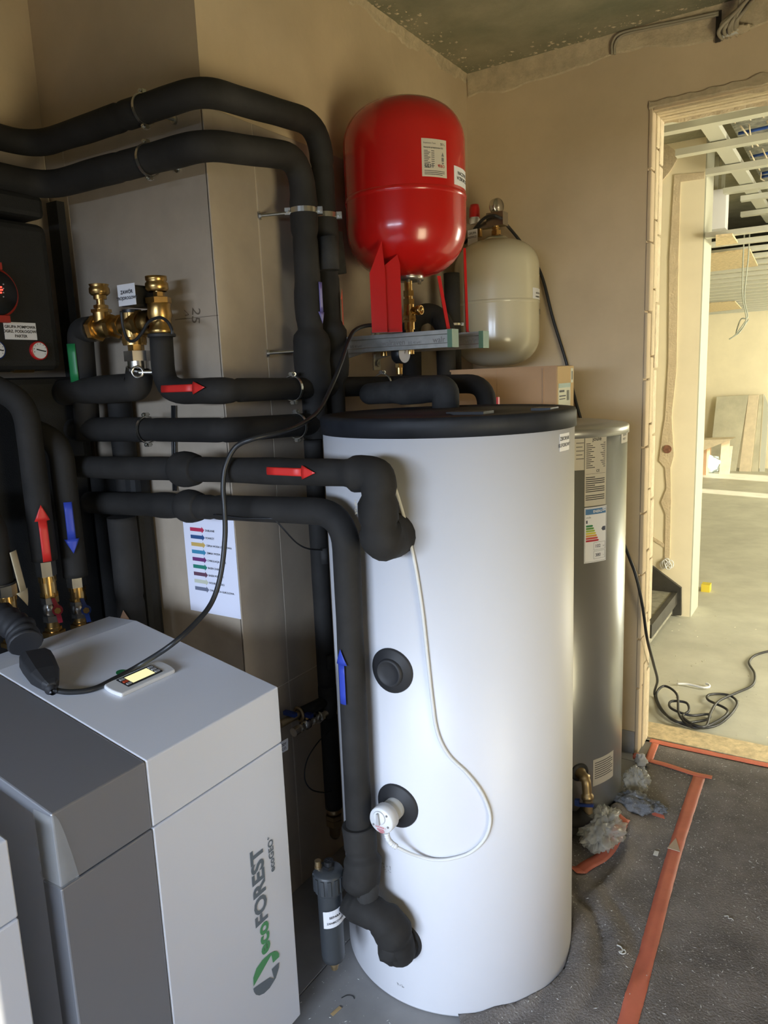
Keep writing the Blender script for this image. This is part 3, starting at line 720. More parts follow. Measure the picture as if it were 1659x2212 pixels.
# type sticker near the rim, marks
A = oncyl(1209, 938, TC, TR); B = oncyl(1229, 934, TC, TR)
a0 = math.atan2(A.y-TC[1], A.x-TC[0]); a1 = math.atan2(B.y-TC[1], B.x-TC[0])
w = (a1-a0)*TR; zt = A.z; hh = .042
sticker(wt, 'sticker', cyl_map(TC, TR, a0, zt-hh), w, hh, [('ZBIORNIK', .0125, w/2, .026, 'CENTER', .01), ('BUFOROWY', .0125, w/2, .010, 'CENTER', .01)], label='white sticker with two lines of print')
mk = MB(); Q = oncyl(824, 1868, TC, TR); qa = math.atan2(Q.y-TC[1], Q.x-TC[0]); Mt = cyl_map(TC, TR, qa, Q.z)
rg = random.Random(5)
for k in range(26):
    u = rg.uniform(-.004, .03); v = rg.uniform(-.014, .008); s = rg.uniform(.0008, .003); bar(mk, Mt, u, v, u+s, v+.0012, .0005, 1)
Q = oncyl(857, 2125, TC, TR); qa = math.atan2(Q.y-TC[1], Q.x-TC[0]); Mt = cyl_map(TC, TR, qa, Q.z)
for k in range(14): u = rg.uniform(0, .02); v = rg.uniform(-.002, .004); bar(mk, Mt, u, v, u+rg.uniform(.002, .006), v+.0006, .0005, 1)
obj('scuff_mark', mk, M_INKG, wt)
# immersion heater
ih = thing('immersion_heater', 'white screw-in immersion heater with round knob on the white tank', 'heater', (-.918, 1.38, .54))
hx = -.918; hz = .585
obj('neck', MB().lathe((hx, 1.44, hz), (0, -1, 0), [(.0265, -.0), (.0275, .024), (.025, .027), (.025, .046), (.0275, .048)], 36), mat('heater_grey', (.50, .50, .48), .5, var=.05, scale=20), ih)
hd = obj('head', MB().lathe((hx, 1.44, hz), (0, -1, 0), [(.028, .044), (.0335, .046), (.0335, .072), (.0315, .076), (0, .077)], 44), M_WHITEP, ih)
fy = 1.44-.077
kn = obj('knob', MB().lathe((hx-.003, fy, hz+.009), (0, -1, 0), [(.0165, 0), (.0165, .002), (.0150, .003), (0, .003)], 28), M_WHITEP, hd, 'round white thermostat knob')
obj('grip', MB().prism([(hx-.003-.004, fy-.003, hz-.006), (hx-.003+.005, fy-.003, hz-.006), (hx-.003+.002, fy-.003, hz+.023), (hx-.003-.003, fy-.003, hz+.023)], (0, -.007, 0)), M_GREYP, kn)
obj('knob_rim', MB().ring((hx-.003, fy-.0005, hz+.009), (0, 1, 0), .0168, .0007, 32, 6), M_GREYP, hd)
Mh = flat_map((hx, fy, hz), (1, 0, 0), (0, 0, 1))
tx = MB(); print_text(tx, Mh, 'UWAGA !', .0068, 0, -.0175, 'CENTER', .02, .0010)
for k, (a_, b_) in enumerate(((-.011, .009), (-.010, .011), (-.007, .011), (-.004, .007))): bar(tx, Mh, a_, -.0215-.0028*k, b_, -.0203-.0028*k, .0010, 1)
obj('warning_print', tx, mat('print_red', (.62, .15, .17), .6), hd, 'small red warning print')
sc = MB()
for (u, v) in ((.018, .019), (-.021, -.014), (.021, -.010)): sc.cyl((hx+u, fy+.001, hz+v), (hx+u, fy-.0008, hz+v), .0028, 10)
obj('screw', sc, M_INKG, hd)
gl = MB(); gp = [oncyl(835, 1799, TC, TR+.062), oncyl(838, 1811, TC, TR+.060), oncyl(846, 1822, TC, TR+.055), oncyl(856, 1829, TC, TR+.049)]
gl.tube(spline(gp, 8), .0068, 12, lambda L, p: .0062+.0014*(1 if int(L/.0028) % 2 else 0))
obj('strain_relief', gl, M_WHITEP, ih)
wc = [oncyl(px, py, TC, TR+.007) for px, py in ((846, 1035), (858, 1068), (880, 1145), (898, 1230), (912, 1320), (922, 1410), (933, 1510), (944, 1580), (968, 1630), (1010, 1672), (1042, 1715), (1059, 1765), (1048, 1810), (1015, 1842), (970, 1856))]
wc += [oncyl(935, 1857, TC, TR+.009), oncyl(905, 1850, TC, TR+.018), oncyl(880, 1841, TC, TR+.033), gp[-1]]
tag(obj('heater_cable', MB().tube(spline(wc, 8), .0042, 10), M_CABLEW), 'white cable looping over the white tank to the immersion heater', 'cable')

# ================================================================== SILVER CYLINDER
SCN, SR = (-.967, 2.60), .30
sv = thing('silver_tank', 'silver hot water cylinder with energy label behind the white tank', 'tank', (*SCN, 0))
obj('jacket', MB().lathe((*SCN, 0), (0, 0, 1), [(0, .03), (SR-.03, .03), (SR-.008, .045), (SR, .07), (SR, 1.432), (0, 1.432)], 80), M_SILVER, sv)
obj('lid', MB().lathe((*SCN, 0), (0, 0, 1), [(SR, 1.428), (SR+.005, 1.428), (SR+.005, 1.452), (SR, 1.458), (SR-.05, 1.461), (SR-.055, 1.466), (SR-.12, 1.468), (0, 1.469)], 80), M_SILVLID, sv)
obj('foot', MB().lathe((*SCN, 0), (0, 0, 1), [(0, 0), (SR-.05, 0), (SR-.05, .03), (0, .03)], 48), M_BLACK, sv)
def sv_map(px0, px1, py0, py1, c=SCN, r=SR):
    A = oncyl(px0, (py0+py1)/2, c, r); B = oncyl(px1, (py0+py1)/2, c, r)
    a0 = math.atan2(A.y-c[1], A.x-c[0]); a1 = math.atan2(B.y-c[1], B.x-c[0])
    zt = oncyl((px0+px1)/2, py0, c, r).z; zb = oncyl((px0+px1)/2, py1, c, r).z
    return cyl_map(c, r, a0, zb), (a1-a0)*r, zt-zb
M_LAB = mat('label_grey', (.50, .46, .38), .6)
M1, w, h = sv_map(1263, 1309, 936, 1092)
ln = [('joule', .019, w*.52, h-.024, 'CENTER', .015), ('CE', .012, w*.50, h-.128, 'LEFT', .02)]; br = []
for k in range(13):
    v = h-.034-k*.0066; br.append((.005, v, .005+w*(.18+.25*((k*7) % 5)/5), v+.0022)); br.append((w-.005-w*(.10+.2*((k*3) % 4)/4), v+.001, w-.005, v+.0030))
for k in range(12):
    v = h-.146-k*.0068
    if k != 8 and v > .012: br.append((.004, v, w*(.92 if k % 4 else .45), v+.0028))
br.append((.004, h-.1335, w-.004, h-.1328))
sticker(sv, 'data_label', M1, w, h, ln, br, M_LAB, 'pale data label full of print')
M2, w2, h2 = sv_map(1241, 1262, 938, 1016)
sticker(sv, 'data_label', M2, w2, h2, [], [(w2*.15, h2-.03-.013*k, w2*(.8 if k % 2 else .95), h2-.028-.013*k) for k in range(5)], M_LAB)
M3, w, h = sv_map(1262, 1309, 1095, 1214)
el = sticker(sv, 'energy_label', M3, w, h, label='white energy label with coloured bars')
ks = h/.280; yv = lambda d: h-d*ks                       # layout measured from the top edge
e1 = MB(); bar(e1, M3, .004, yv(.036), w-.004, yv(.008), .0009); obj('blue_band', e1, mat('energy_blue', (.06, .17, .36), .5), el)
e2 = MB(); print_text(e2, M3, 'ENERG', .018*ks, w*.36, yv(.028), 'LEFT', .02, .0016)
for i in range(2):
    for j in range(2): bar(e2, M3, w-.020+.008*i, yv(.024-.009*j), w-.014+.008*i, yv(.018-.009*j), .0016, 1)
obj('band_print', e2, M_PAPER, el)
ecol = [(.02, .20, .07), (.10, .28, .05), (.30, .42, .05), (.60, .52, .05), (.60, .30, .05), (.50, .06, .05), (.42, .02, .04)]
for k in range(7):
    e = MB(); v = yv(.098+k*.0125); L = w*(.26+.045*k); hb = .0095*ks; bar(e, M3, .006, v, .006+L, v+hb, .0009); poly_on(e, M3, [(.006+L, v), (.006+L+.004, v+hb/2), (.006+L, v+hb)], .0009)
    obj('energy_bar', e, mat('energy_%d' % k, ecol[k], .5), el)
e = MB(); bar(e, M3, w-.018, yv(.124), w-.005, yv(.103), .0009, 1); poly_on(e, M3, [(w-.018, yv(.103)), (w-.024, yv(.1135)), (w-.018, yv(.124))], .0009)
print_text(e, M3, '102', .023*ks, w*.60, yv(.206), 'CENTER', .015, .0012); print_text(e, M3, 'W', .011*ks, w*.86, yv(.206), 'CENTER', 0, .0012)
print_text(e, M3, '380', .023*ks, w*.60, yv(.252), 'CENTER', .015, .0012); print_text(e, M3, 'L', .011*ks, w*.86, yv(.252), 'CENTER', 0, .0012)
print_text(e, M3, 'joule', .014*ks, .006, yv(.054), 'LEFT', 0, .0012)
for (d0_, d1_) in ((.218, .180), (.263, .225)):
    z0, z1, u0, u1, t = yv(d0_), yv(d1_), w*.40, w-.006, .0007
    for (a_, b_, c_, d_) in ((u0, z0, u1, z0+t), (u0, z1, u1, z1+t), (u0, z0, u0+t, z1), (u1-t, z0, u1, z1)): bar(e, M3, a_, b_, c_, d_, .0009, 2)
for (a_, b_, c_, d_) in ((.002, .003, .0027, h-.003), (w-.0027, .003, w-.002, h-.003), (.002, .003, w-.002, .0037), (.002, h-.0037, w-.002, h-.003)): bar(e, M3, a_, b_, c_, d_, .0009)
bar(e, M3, .006, yv(.080), .012, yv(.064), .0009, 1)
obj('energy_print', e, mat('energy_ink', (.05, .06, .10), .6), el)
M4, w, h = sv_map(1342, 1355, 930, 956)
sticker(sv, 'sticker', M4, w, h, [('ZBIORNIK', .010, w*.15, h*.58, 'LEFT', .01), ('WODY', .010, w*.15, h*.25, 'LEFT', .01)], m=M_LAB)
M5, w, h = sv_map(1281, 1324, 1634, 1690)
sticker(sv, 'sticker', M5, w, h, [], [(.008, h-.016-.0085*k, w-(.008 if k % 3 else .02), h-.0135-.0085*k) for k in range(8)], M_LAB, 'square sticker with lines of small print')
# drain elbow of the silver cylinder
dr = thing('drain_elbow', 'dull brass drain elbow with blue lever low on the silver cylinder', 'valve', (-.70, 2.30, .1))
d0 = oncyl(1252, 1668, SCN, SR); nd = V((d0.x-SCN[0], d0.y-SCN[1], 0)).normalized()
obj('rubber_ring', MB().lathe(d0-nd*.01, nd, [(0, .016), (.030, .016), (.034, .012), (.034, 0)], 24), M_BLACKR, dr)
dp = [d0, d0+nd*.045, d0+nd*.058+V((0, 0, -.07))]
obj('elbow', MB().tube(path(dp, .03, .006), .0165, 16, lambda L, p: .0165+(.005 if L < .015 or .034 < L < .040 or L > .094 else 0)), M_BRASSD, dr)
d1 = dp[-1]
obj('valve_body', MB().cyl(d1, d1+V((0, 0, -.05)), .018, 8), M_BRASSD, dr)
obj('lever', MB().obox(d1+V((-.030, -.030, -.022)), (.055, .012, .006), (0, .010, 0), (0, 0, .010)).obox(d1+V((-.036, -.034, -.018)), (.014, .004, .0), (0, .012, .0), (0, 0, .022)), M_BLUEV, dr, 'blue lever')
q = d1+V((0, 0, -.05))
obj('hose', MB().tube(path([q, q+V((-.02, -.01, -.03)), q+V((-.12, -.02, -.05)), q+V((-.22, -.0, -.055))], .03, .01), .028, 16), M_FOAM, dr)
# ================================================================== RED EXPANSION VESSEL ON ITS RAILS
RC, RR = (-1.253, 2.16), .191
RY1, RY2 = 2.06, 2.27
zt = onY(875, 213, RC[1]-.02).z; zs = oncyl(876, 402, RC, RR).z; zb = onY(885, 600, RC[1]).z
rv = thing('expansion_vessel', 'glossy red expansion vessel on four legs above the white tank', 'vessel', (RC[0], RC[1], 1.78))
def dome(r, zlo, zhi, kb, kt, seg=72):
    pr = [(0, zlo)]
    for i in range(1, 13): a = PI/2*i/12; pr.append((r*math.sin(a)**.8 if False else r*math.sin(a)**.72, zlo+kb*(1-math.cos(a))))
    for i in range(0, 13): a = PI/2*i/12; pr.append((r*math.cos(a)**.72, zhi-kt*(1-math.sin(a))))
    pr[-1] = (0, zhi)
    return pr
shell = obj('shell', MB().lathe((*RC, 0), (0, 0, 1), dome(RR, zb, zt, .15, .13), 72), M_RED, rv)
obj('seam', MB().lathe((*RC, 0), (0, 0, 1), [(RR-.001, zs-.010), (RR+.0025, zs-.006), (RR+.0025, zs+.004), (RR-.001, zs+.008)], 72), M_RED, rv)
obj('air_cap', MB().lathe((*RC, zt-.004), (0, 0, 1), [(.03, 0), (.03, .006), (.01, .012), (0, .012)], 24), M_RED, rv)
ztop = onY(985, 711, RY1).z; 
right = V((.842, .539, 0)); fwdh = V((-.539, .842, 0))
x1 = onY(812, 715, RY1).x; x3 = onY(969, 705, RY1).x; x2 = onY(848, 705, RY2).x; x4 = onY(1010, 712, RY2).x
def plate(pts, t=.003, d=None): 
    d = d or V((0, 0, 0)); return MB().prism(pts, d)
ctr = V((RC[0], RC[1], 0))
def legp(bx, by, w, wd, zup, tip, th):
    b = V((bx, by, ztop)); a = wd*(w/2)
    nrm = wd.cross(V((0, 0, 1))).normalized()
    up = V((bx, by, zup))
    pts = [b-a, b+a, up+a, up+a*.7+V((0, 0, tip)), up-a]
    mb = MB().prism(pts, nrm*th)
    mb.obox(b-a, a*2, nrm*.03, V((0, 0, .003)))
    return obj('leg', mb, M_RED, rv)
q = oncyl(814, 560, RC, RR+.003); legp(q.x, q.y, .047, right, onY(814, 590, q.y).z, onY(822, 520, q.y).z-onY(814, 590, q.y).z, .003)
q = oncyl(848, 590, RC, RR-.03); legp(q.x, q.y, .047, right, zb+.02, .03, .003)
def legthin(pb, ptop, w=.012):
    d = fwdh*.02; a = right*(w/2)
    return obj('leg', MB().prism([pb-a, pb+a, ptop+a, ptop-a], d).obox(pb-a-fwdh*.02, a*2, fwdh*.04, V((0, 0, .003))), M_RED, rv)
legthin(V((x3, RY1, ztop)), onY(948, 596, RY1-.02), .010)
legthin(V((x4, RY2, ztop)), V((x4-.005, RY2, onY(1008, 535, RY2).z)), .008)
# stickers
def cylM(px0, px1, py0, py1, c, r): return sv_map(px0, px1, py0, py1, c, r)
Mr, w, h = cylM(911, 964, 300, 382, RC, RR)
ls = [('Expansion Tank', .0062, .006, h-.014, 'LEFT', .0), ('50 L', .0095, w-.006, h-.016, 'RIGHT', .01), ('Naczynie przeponowe CO', .0060, .006, h-.026, 'LEFT', .02), ('CE', .0125, .008, .026, 'LEFT', .02)]
bs = [(.007, h-.034-.0046*k, .007+w*(.14+.14*((k*5) % 3)/3), h-.0325-.0046*k) for k in range(11)]+[(.030, h-.034-.0058*k, .030+w*.12, h-.0325-.0058*k) for k in range(8)]+[(.007, .006+.0048*k, w*(.9 if k else .8), .0075+.0048*k) for k in range(3)]
s = sticker(rv, 'data_label', Mr, w, h, ls, bs, mat('label_cream', (.62, .56, .45), .6), 'cream data label with table and marks')
e = MB(); print_text(e, Mr, 'IBO', .0115, w-.008, .027, 'RIGHT', .02); poly_on(e, Mr, [(w-.034, .034), (w-.029, .026), (w-.026, .036)]); obj('red_mark', e, mat('mark_red', (.42, .05, .04), .6), s)
e = MB(); poly_on(e, Mr, [(w-.020, h-.046), (w-.010, h-.046), (w-.015, h-.034)]); bar(e, Mr, w-.019, h-.060, w-.011, h-.049); poly_on(e, Mr, [(w-.020, h-.063), (w-.010, h-.063), (w-.015, h-.069)]); bar(e, Mr, .024, .025, .029, .035, .0011, 1); bar(e, Mr, .032, .025, .036, .035, .0011, 1); obj('symbols', e, M_INKG, s)
Mr2, w, h = cylM(981, 1005, 362, 402, RC, RR)
sticker(rv, 'sticker', Mr2, w, h, [('NACZYNIE', .014, w*.55, h*.58, 'CENTER', .02), ('WZBIORCZE', .014, w*.55, h*.30, 'CENTER', .02)], label='white sticker with two lines of print')
# flange and brass group hanging under the vessel
fb = V((RC[0], RC[1], zb))
fo_ = obj('flange', MB().lathe(fb+V((0, 0, .012)), (0, 0, -1), [(0, 0), (.050, 0), (.050, .022), (0, .022)], 36), M_CHROME, rv, 'zinc-plated bottom flange')
bo = MB()
for k in range(6): a = k*PI/3; p = fb+V((.042*math.cos(a), .042*math.sin(a), -.008)); bo.hexnut(p, p+V((0, 0, -.010)), .007)
obj('bolt', bo, M_CHROME, fo_)
bv = thing('service_valve', 'brass service valve with pressure gauge hanging under the red vessel', 'valve', (RC[0], RC[1], 1.66))
zz = lambda py: onY(885, py, RC[1]).z
o0 = fb; X = lambda z: V((RC[0], RC[1], z))
mb = MB().cyl(X(zb-.008), X(zz(628)), .013, 16).hexnut(X(zz(628)), X(zz(640)), .019).cyl(X(zz(640)), X(zz(648)), .013, 16).hexnut(X(zz(646)), X(zz(658)), .020).cyl(X(zz(656)), X(zz(676)), .017, 20).lathe(X(zz(680)), (0, 0, -1), [(.017, -.01), (.020, 0), (.020, .012), (.023, .016)], 24).hexnut(X(zz(682)), X(zz(696)), .024).cyl(X(zz(695)), X(zz(712)), .017, 20).cyl(X(zz(712)), X(zz(765)), .013, 16)
obj('body', mb, M_BRASS, bv)
ou = (right*.8-fwdh*.6).normalized(); p = X(zz(672))
obj('outlet', MB().lathe(p, ou, [(.012, 0), (.012, .030), (.0155, .032), (.0155, .048), (.011, .048), (.010, .030)], 20), M_BRASS, bv)
gp_ = onY(868, 764, RC[1]-.03); gd = (right*.75-fwdh*.66).normalized()
gz = obj('gauge', MB().lathe(gp_-gd*.022, gd, [(0, 0), (.030, 0), (.0325, .006), (.0325, .032), (.030, .034)], 36), M_BLACK, bv, 'black pressure gauge')
gf = obj('dial', MB().lathe(gp_-gd*.022, gd, [(.030, .033), (0, .0335)], 36), M_PAPER, gz)
gu = V((0, 0, 1)); gr = gu.cross(gd).normalized(); c = gp_+gd*.0122
obj('needle', MB().obox(c-gr*.001, gr*.002, gr*.006+gu*.022, gd*.0006).obox(c-gr*.02+gu*.012, gr*.04, gu*.002, gd*.0006), M_INK, gf)
p = onY(862, 785, RC[1]-.03)
obj('gauge_stem', MB().cyl(gp_-gd*.005-V((0, 0, .03)), p-V((0, 0, .002)), .009, 12).hexnut(p, p-V((0, 0, .014)), .014).cyl(p-V((0, 0, .014)), p-V((0, 0, .035)), .011, 12), M_BRASS, bv)
p = onY(829, 748, RC[1])
tag(obj('brass_stub', MB().cyl(p+V((0, 0, .02)), p-V((0, 0, .032)), .011, 14).hexnut(p+V((0, 0, .0)), p+V((0, 0, .012)), .014), M_BRASS), 'short brass stub below the near mounting rail', 'fitting')
# rails
def rail(y, pxe, pye, lab, wallplate):
    r = thing('mounting_rail', lab, 'rail', (-1.25, y, ztop-.044), 'mounting rails under the red vessel')
    x0, x1 = WX, onY(pxe, pye, y).x; h, w = .052, .042
    mb = MB(); z1 = ztop; z0 = ztop-h; a = y-w/2; b = y+w/2
    pr = [(a, z1), (a, z1-.012), (a+.003, z1-.014), (a+.003, z0+.014), (a, z0+.012), (a, z0), (b, z0), (b, z1), (b-.012, z1), (b-.012, z1-.003), (b-.003, z1-.003), (b-.003, z0+.003), (a+.006, z0+.003), (a+.006, z1-.003), (a+.012, z1-.003), (a+.012, z1)]
    n = len(pr); mb.add([V((x0, q[0], q[1])) for q in pr]+[V((x1, q[0], q[1])) for q in pr], [(i, (i+1) % n, n+(i+1) % n, n+i) for i in range(n)])
    ch = obj('channel', mb, M_RAIL, r)
    obj('end_cap', MB().box((x1, a-.001, z0-.001), (x1+.016, b+.001, z1+.001)), M_GREENP, r, 'green plastic end cap')
    if wallplate:
        pl = obj('wall_plate', MB().box((WX, y-.022, z0-.055), (WX+.005, y+.022, z1+.028)), M_CHROME, r)
        for zc in (z0-.032, z1+.012): obj('screw', MB().hexnut((WX+.005, y, zc), (WX+.012, y, zc), .012).cyl((WX+.012, y, zc), (WX+.015, y, zc), .005, 10), M_CHROME, pl)
        obj('gusset', MB().prism([(WX+.005, y-.004, z0), (WX+.10, y-.004, z0), (WX+.005, y-.004, z0-.02)], (0, .008, 0)), M_RAIL, r)
    M = flat_map((x0, a+.0029, z0), (1, 0, 0), (0, 0, 1)); t = MB()
    Lr = x1-x0
    for u in (.42, .98):
        if u*Lr < Lr: print_text(t, M, 'walraven' if u < .9 else 'walr', .024, u*Lr if u < .9 else Lr-.052, .016, 'LEFT', .01, .0004)
    for u in (.12, .66): print_text(t, M, 'BIS 41x41', .012, u*Lr, .016, 'LEFT', 0, .0004)
    obj('stamped_name', t, M_INKG, ch, 'name stamped on the rail')
    return r
rail(RY1, 973, 712, 'nearer galvanised rail with green end cap under the red vessel', True)
rail(RY2, 1040, 720, 'farther galvanised rail with green end cap under the red vessel', True)

# ================================================================== CREAM EXPANSION VESSEL
BC, BR = (-1.243, 2.845), .167
bz1 = onY(1070, 518, BC[1]).z; bz0 = onY(1075, 791, BC[1]-.05).z
cv = thing('cream_vessel', 'cream expansion vessel in the corner above the cardboard box', 'vessel', (*BC, bz0))
obj('shell', MB().lathe((*BC, 0), (0, 0, 1), dome(BR, bz0, bz1, .11, .11), 64), M_CREAM, cv)
zs = oncyl(1075, 648, BC, BR).z
obj('seam', MB().lathe((*BC, 0), (0, 0, 1), [(BR-.001, zs-.008), (BR+.002, zs-.005), (BR+.002, zs+.004), (BR-.001, zs+.007)], 64), M_CREAM, cv)
Mc, w, h = cylM(1151, 1166, 622, 650, BC, BR)
sticker(cv, 'sticker', Mc, w, h, [('NACZYNIE', .009, w*.5, h*.56, 'CENTER', .02), ('WZBIORCZE', .009, w*.5, h*.28, 'CENTER', .02)], label='white sticker at the seam')
obj('wall_strap', MB().lathe((*BC, 0), (0, 0, 1), [(BR+.0005, zs-.05), (BR+.002, zs-.05), (BR+.002, zs-.03), (BR+.0005, zs-.03)], 32, True, .3, 2.2).box((BC[0]-.02, BC[1]+BR-.004, zs-.06), (BC[0]+.02, FY, zs-.02)), M_CHROME, cv)
X = lambda z: V((BC[0], BC[1], z)); zz = lambda py: onY(1075, py, BC[1]).z
obj('neck', MB().lathe(X(bz1-.006), (0, 0, 1), [(.045, 0), (.045, .010), (.038, .016), (0, .016)], 32), M_CHROME, cv)
sg = thing('safety_group', 'brass safety manifold with gauge and red cap on the cream vessel', 'valve', X(bz1))
z2 = zz(489)
obj('stem', MB().cyl(X(bz1+.008), X(z2), .011, 14).hexnut(X(bz1+.018), X(bz1+.034), .020).hexnut(X(bz1+.040), X(z2-.004), .017), M_BRASS, sg)
a = onY(1015, 500, BC[1]+.02); b = onY(1088, 492, BC[1]-.04)
body = [V((a.x, BC[1]+.03, z2)), V((b.x, BC[1]-.03, z2))]
obj('manifold', MB().obox(V((a.x, BC[1]-.016, z2-.002)), (b.x-a.x-.05, 0, 0), (0, .032, 0), (0, 0, .026)).obox(V((BC[0]-.03, BC[1]-.025, z2)), (.07, 0, 0), (0, .05, 0), (0, 0, .050)), M_NICKEL, sg, 'nickel manifold block')
gz_ = V((BC[0]+.005, BC[1], z2+.075)); gd2 = (right*.6-fwdh*.8)
obj('gauge', MB().lathe(gz_-gd2*.014, gd2, [(0, 0), (.029, 0), (.030, .004), (.030, .022), (.027, .026), (0, .026)], 32), M_NICKEL, sg, 'round nickel gauge')
rx = onY(1025, 460, BC[1]).x
obj('red_cap', MB().lathe(V((rx, BC[1], onY(1025, 470, BC[1]).z)), (0, 0, 1), [(.021, 0), (.021, .03), (.017, .048), (0, .050)], 20), M_REDP, sg, 'red safety valve cap')
obj('cap_collar', MB().lathe(V((rx, BC[1], z2+.02)), (0, 0, 1), [(.022, 0), (.022, .02), (.018, .022), (.018, onY(1025, 470, BC[1]).z-z2-.02)], 20), M_WHITEP, sg)
ry = onY(1037, 505, BC[1]); obj('test_plug', MB().cyl(V((ry.x, BC[1], z2)), V((ry.x, BC[1], z2-.03)), .009, 12), M_BRASS, sg)
p = onY(1018, 505, BC[1]-.05)
Ml = flat_map((p.x-.03, BC[1]-.02, p.z-.04), (1, -.25, 0), (0, 0, 1))
sticker(sg, 'tag', Ml, .05, .06, [('GRUPA', .012, .025, .042, 'CENTER', .01), ('BEZPIECZ.', .010, .025, .028, 'CENTER', .01)], label='small white tag')
# black cable from behind the vessel down to the floor coil
kp = [onY(1005, 525, 2.90), onY(1030, 488, 2.82), onY(1052, 468, 2.80), onY(1075, 468, 2.80), onY(1098, 490, 2.95), onY(1130, 530, 3.045), onY(1168, 590, 3.05), onY(1195, 690, 3.05), onY(1224, 785, 3.05), onY(1250, 890, 3.05), onY(1300, 1040, 3.05), onY(1352, 1185, 3.02), onY(1374, 1245, 3.0), onY(1388, 1310, 3.02), onY(1398, 1380, 3.08), onY(1412, 1435, 3.24), onY(1420, 1470, 3.5), onZ(1414, 1500, .014), onZ(1432, 1538, .012), onZ(1475, 1564, .011), onZ(1520, 1572, .011), onZ(1560, 1560, .012), onZ(1592, 1522, .011), onZ(1575, 1502, .012), onZ(1535, 1500, .015), onZ(1530, 1512, .020), onZ(1572, 1535, .024), onZ(1545, 1560, .028), onZ(1500, 1572, .024), onZ(1468, 1545, .03), onZ(1462, 1500, .045), onZ(1435, 1482, .05), onZ(1418, 1500, .04), onZ(1432, 1535, .026), onZ(1465, 1560, .022), onZ(1525, 1555, .015), onZ(1530, 1543, .016), onZ(1490, 1545, .028), onZ(1450, 1530, .034), onZ(1450, 1515, .034), onZ(1482, 1518, .034), onZ(1488, 1535, .030), onZ(1475, 1548, .03), onZ(1500, 1566, .034), onZ(1525, 1568, .030), onZ(1535, 1540, .03), onZ(1552, 1515, .026), onZ(1590, 1497, .012), onZ(1625, 1480, .010), onZ(1630, 1455, .010), onZ(1618, 1430, .010), onZ(1640, 1412, .010), onZ(1700, 1400, .010)]
tag(obj('power_cable', MB().tube(spline(kp, 9), .0062, 10), M_CABLE), 'long black cable running down the far wall to a tangled coil in the doorway', 'cable')
# cardboard box on the silver cylinder
bx = thing('cardboard_box', 'brown cardboard box with paper label lying on the silver cylinder', 'box', (-1.09, 2.58, 1.469))
q0 = onY(957, 801, 2.48); q1 = onY(1203, 790, 2.48); zb_ = 1.470; ztb = q1.z; yb = 2.66
c1 = onZ(1240, 790, ztb); yb = 2.655
bd = bev(obj('carton', MB().box((q0.x, 2.48, zb_), (q1.x, yb, ztb)), M_CARD, bx), .003, 1)
obj('carton_end', MB().box((q1.x, 2.482, zb_), (q1.x+.002, yb-.002, ztb-.002)), M_CARDY, bx, 'lighter end face of the carton')
obj('flap_edge', MB().box((q0.x, 2.476, ztb-.006), (q1.x, 2.48, ztb+.001)).box((q1.x-.05, 2.4775, zb_), (q1.x-.046, 2.48, ztb)).box((q1.x-.22, 2.479, zb_), (q1.x-.219, 2.48, ztb)), M_CARD, bx)
Mx = flat_map((q1.x+.002, 2.49, zb_+.03), (0, 1, 0), (0, 0, 1))
s = sticker(bx, 'paper_label', Mx, .125, .105, [], [(.008, .075, .06, .082), (.008, .060, .075, .064), (.008, .050, .07, .053), (.085, .045, .088, .08), (.091, .045, .0925, .08), (.095, .045, .099, .08), (.102, .045, .1035, .08), (.107, .045, .111, .08), (.008, .02, .09, .023), (.008, .012, .06, .015)], mat('carton_label', (.60, .60, .48), .7), 'pale paper label with barcode')
obj('label_band', bar(MB(), Mx, 0, .09, .125, .105, .0012), M_GREENP, s)
sticker(bx, 'paper_label', flat_map((q1.x+.002, 2.62, ztb-.06), (0, 1, 0), (0, 0, 1)), .025, .05, [], [(.006, .01, .010, .04), (.014, .01, .018, .04)], mat('carton_label', (.60, .60, .48), .7))
# ================================================================== INSULATED PIPES
PX, PY = -1.36, 1.40
Zg_ = lambda py: onX(60, py, -1.975).z
# upper pipe along niche, pier and left wall, then down
z1a, z1b = onY(450, 190, PY).z, onX(690, 268, PX).z; y1 = 1.866
p1 = thing('insulated_pipe', 'topmost black foam pipe bending round the pier and down beside the red vessel', 'pipe', (PX, PY, 1.5))
pipe(p1, [(-2.03, .3, z1a+.01), (-2.03, PY, z1a), (PX, PY, z1a), (PX, y1, z1b), (PX, y1, 1.0)], .0345, [0, .09, .07, .10, 0], seams=(.55, 1.1+.35, 2.25, 2.55), wraps=((2.40, 2.52, .004), (2.70, 2.86, .015)), lump=.06)
zc = onX(697, 466, PX).z
clamp(p1, (PX, y1, zc), (0, 0, 1), .0355, None, right, wid=.014, k=1)
sl = onX(716, 545, PX-.02)
obj('patch', MB().tube([V((PX-.02, y1+.055, onX(735, 592, PX).z)), V((PX-.02, y1+.05, onX(735, 550, PX).z)), V((PX-.02, y1+.045, onX(735, 505, PX).z))], .042, 16, foam_r(.042, lump=.08)), M_FOAM2, p1, 'short extra foam sleeve')
obj('patch', MB().tube([V((PX+.035, y1-.035, onX(695, 587, PX).z)), V((PX+.035, y1-.035, onX(695, 552, PX).z)), V((PX+.033, y1-.035, onX(695, 518, PX).z))], .030, 16, foam_r(.030, lump=.10)), M_FOAM2, p1, 'loose foam collar between the pipes')
xo = (PX+(-1.46))/2
arrow_on_pipe(p1, (PX, y1, onX(722, 708, PX).z), (0, 0, 1), right*1.0-fwdh*.1, .0375, .11, .030, M_ORNA, 'orange-red arrow sticker')
cl = onY(312, 237, PY)
for (dx, lab) in ((0, 1),): clamp(p1, (cl.x, PY, z1a), (1, 0, 0), .0355, (cl.x, WY, z1a), (0, 0, 1))
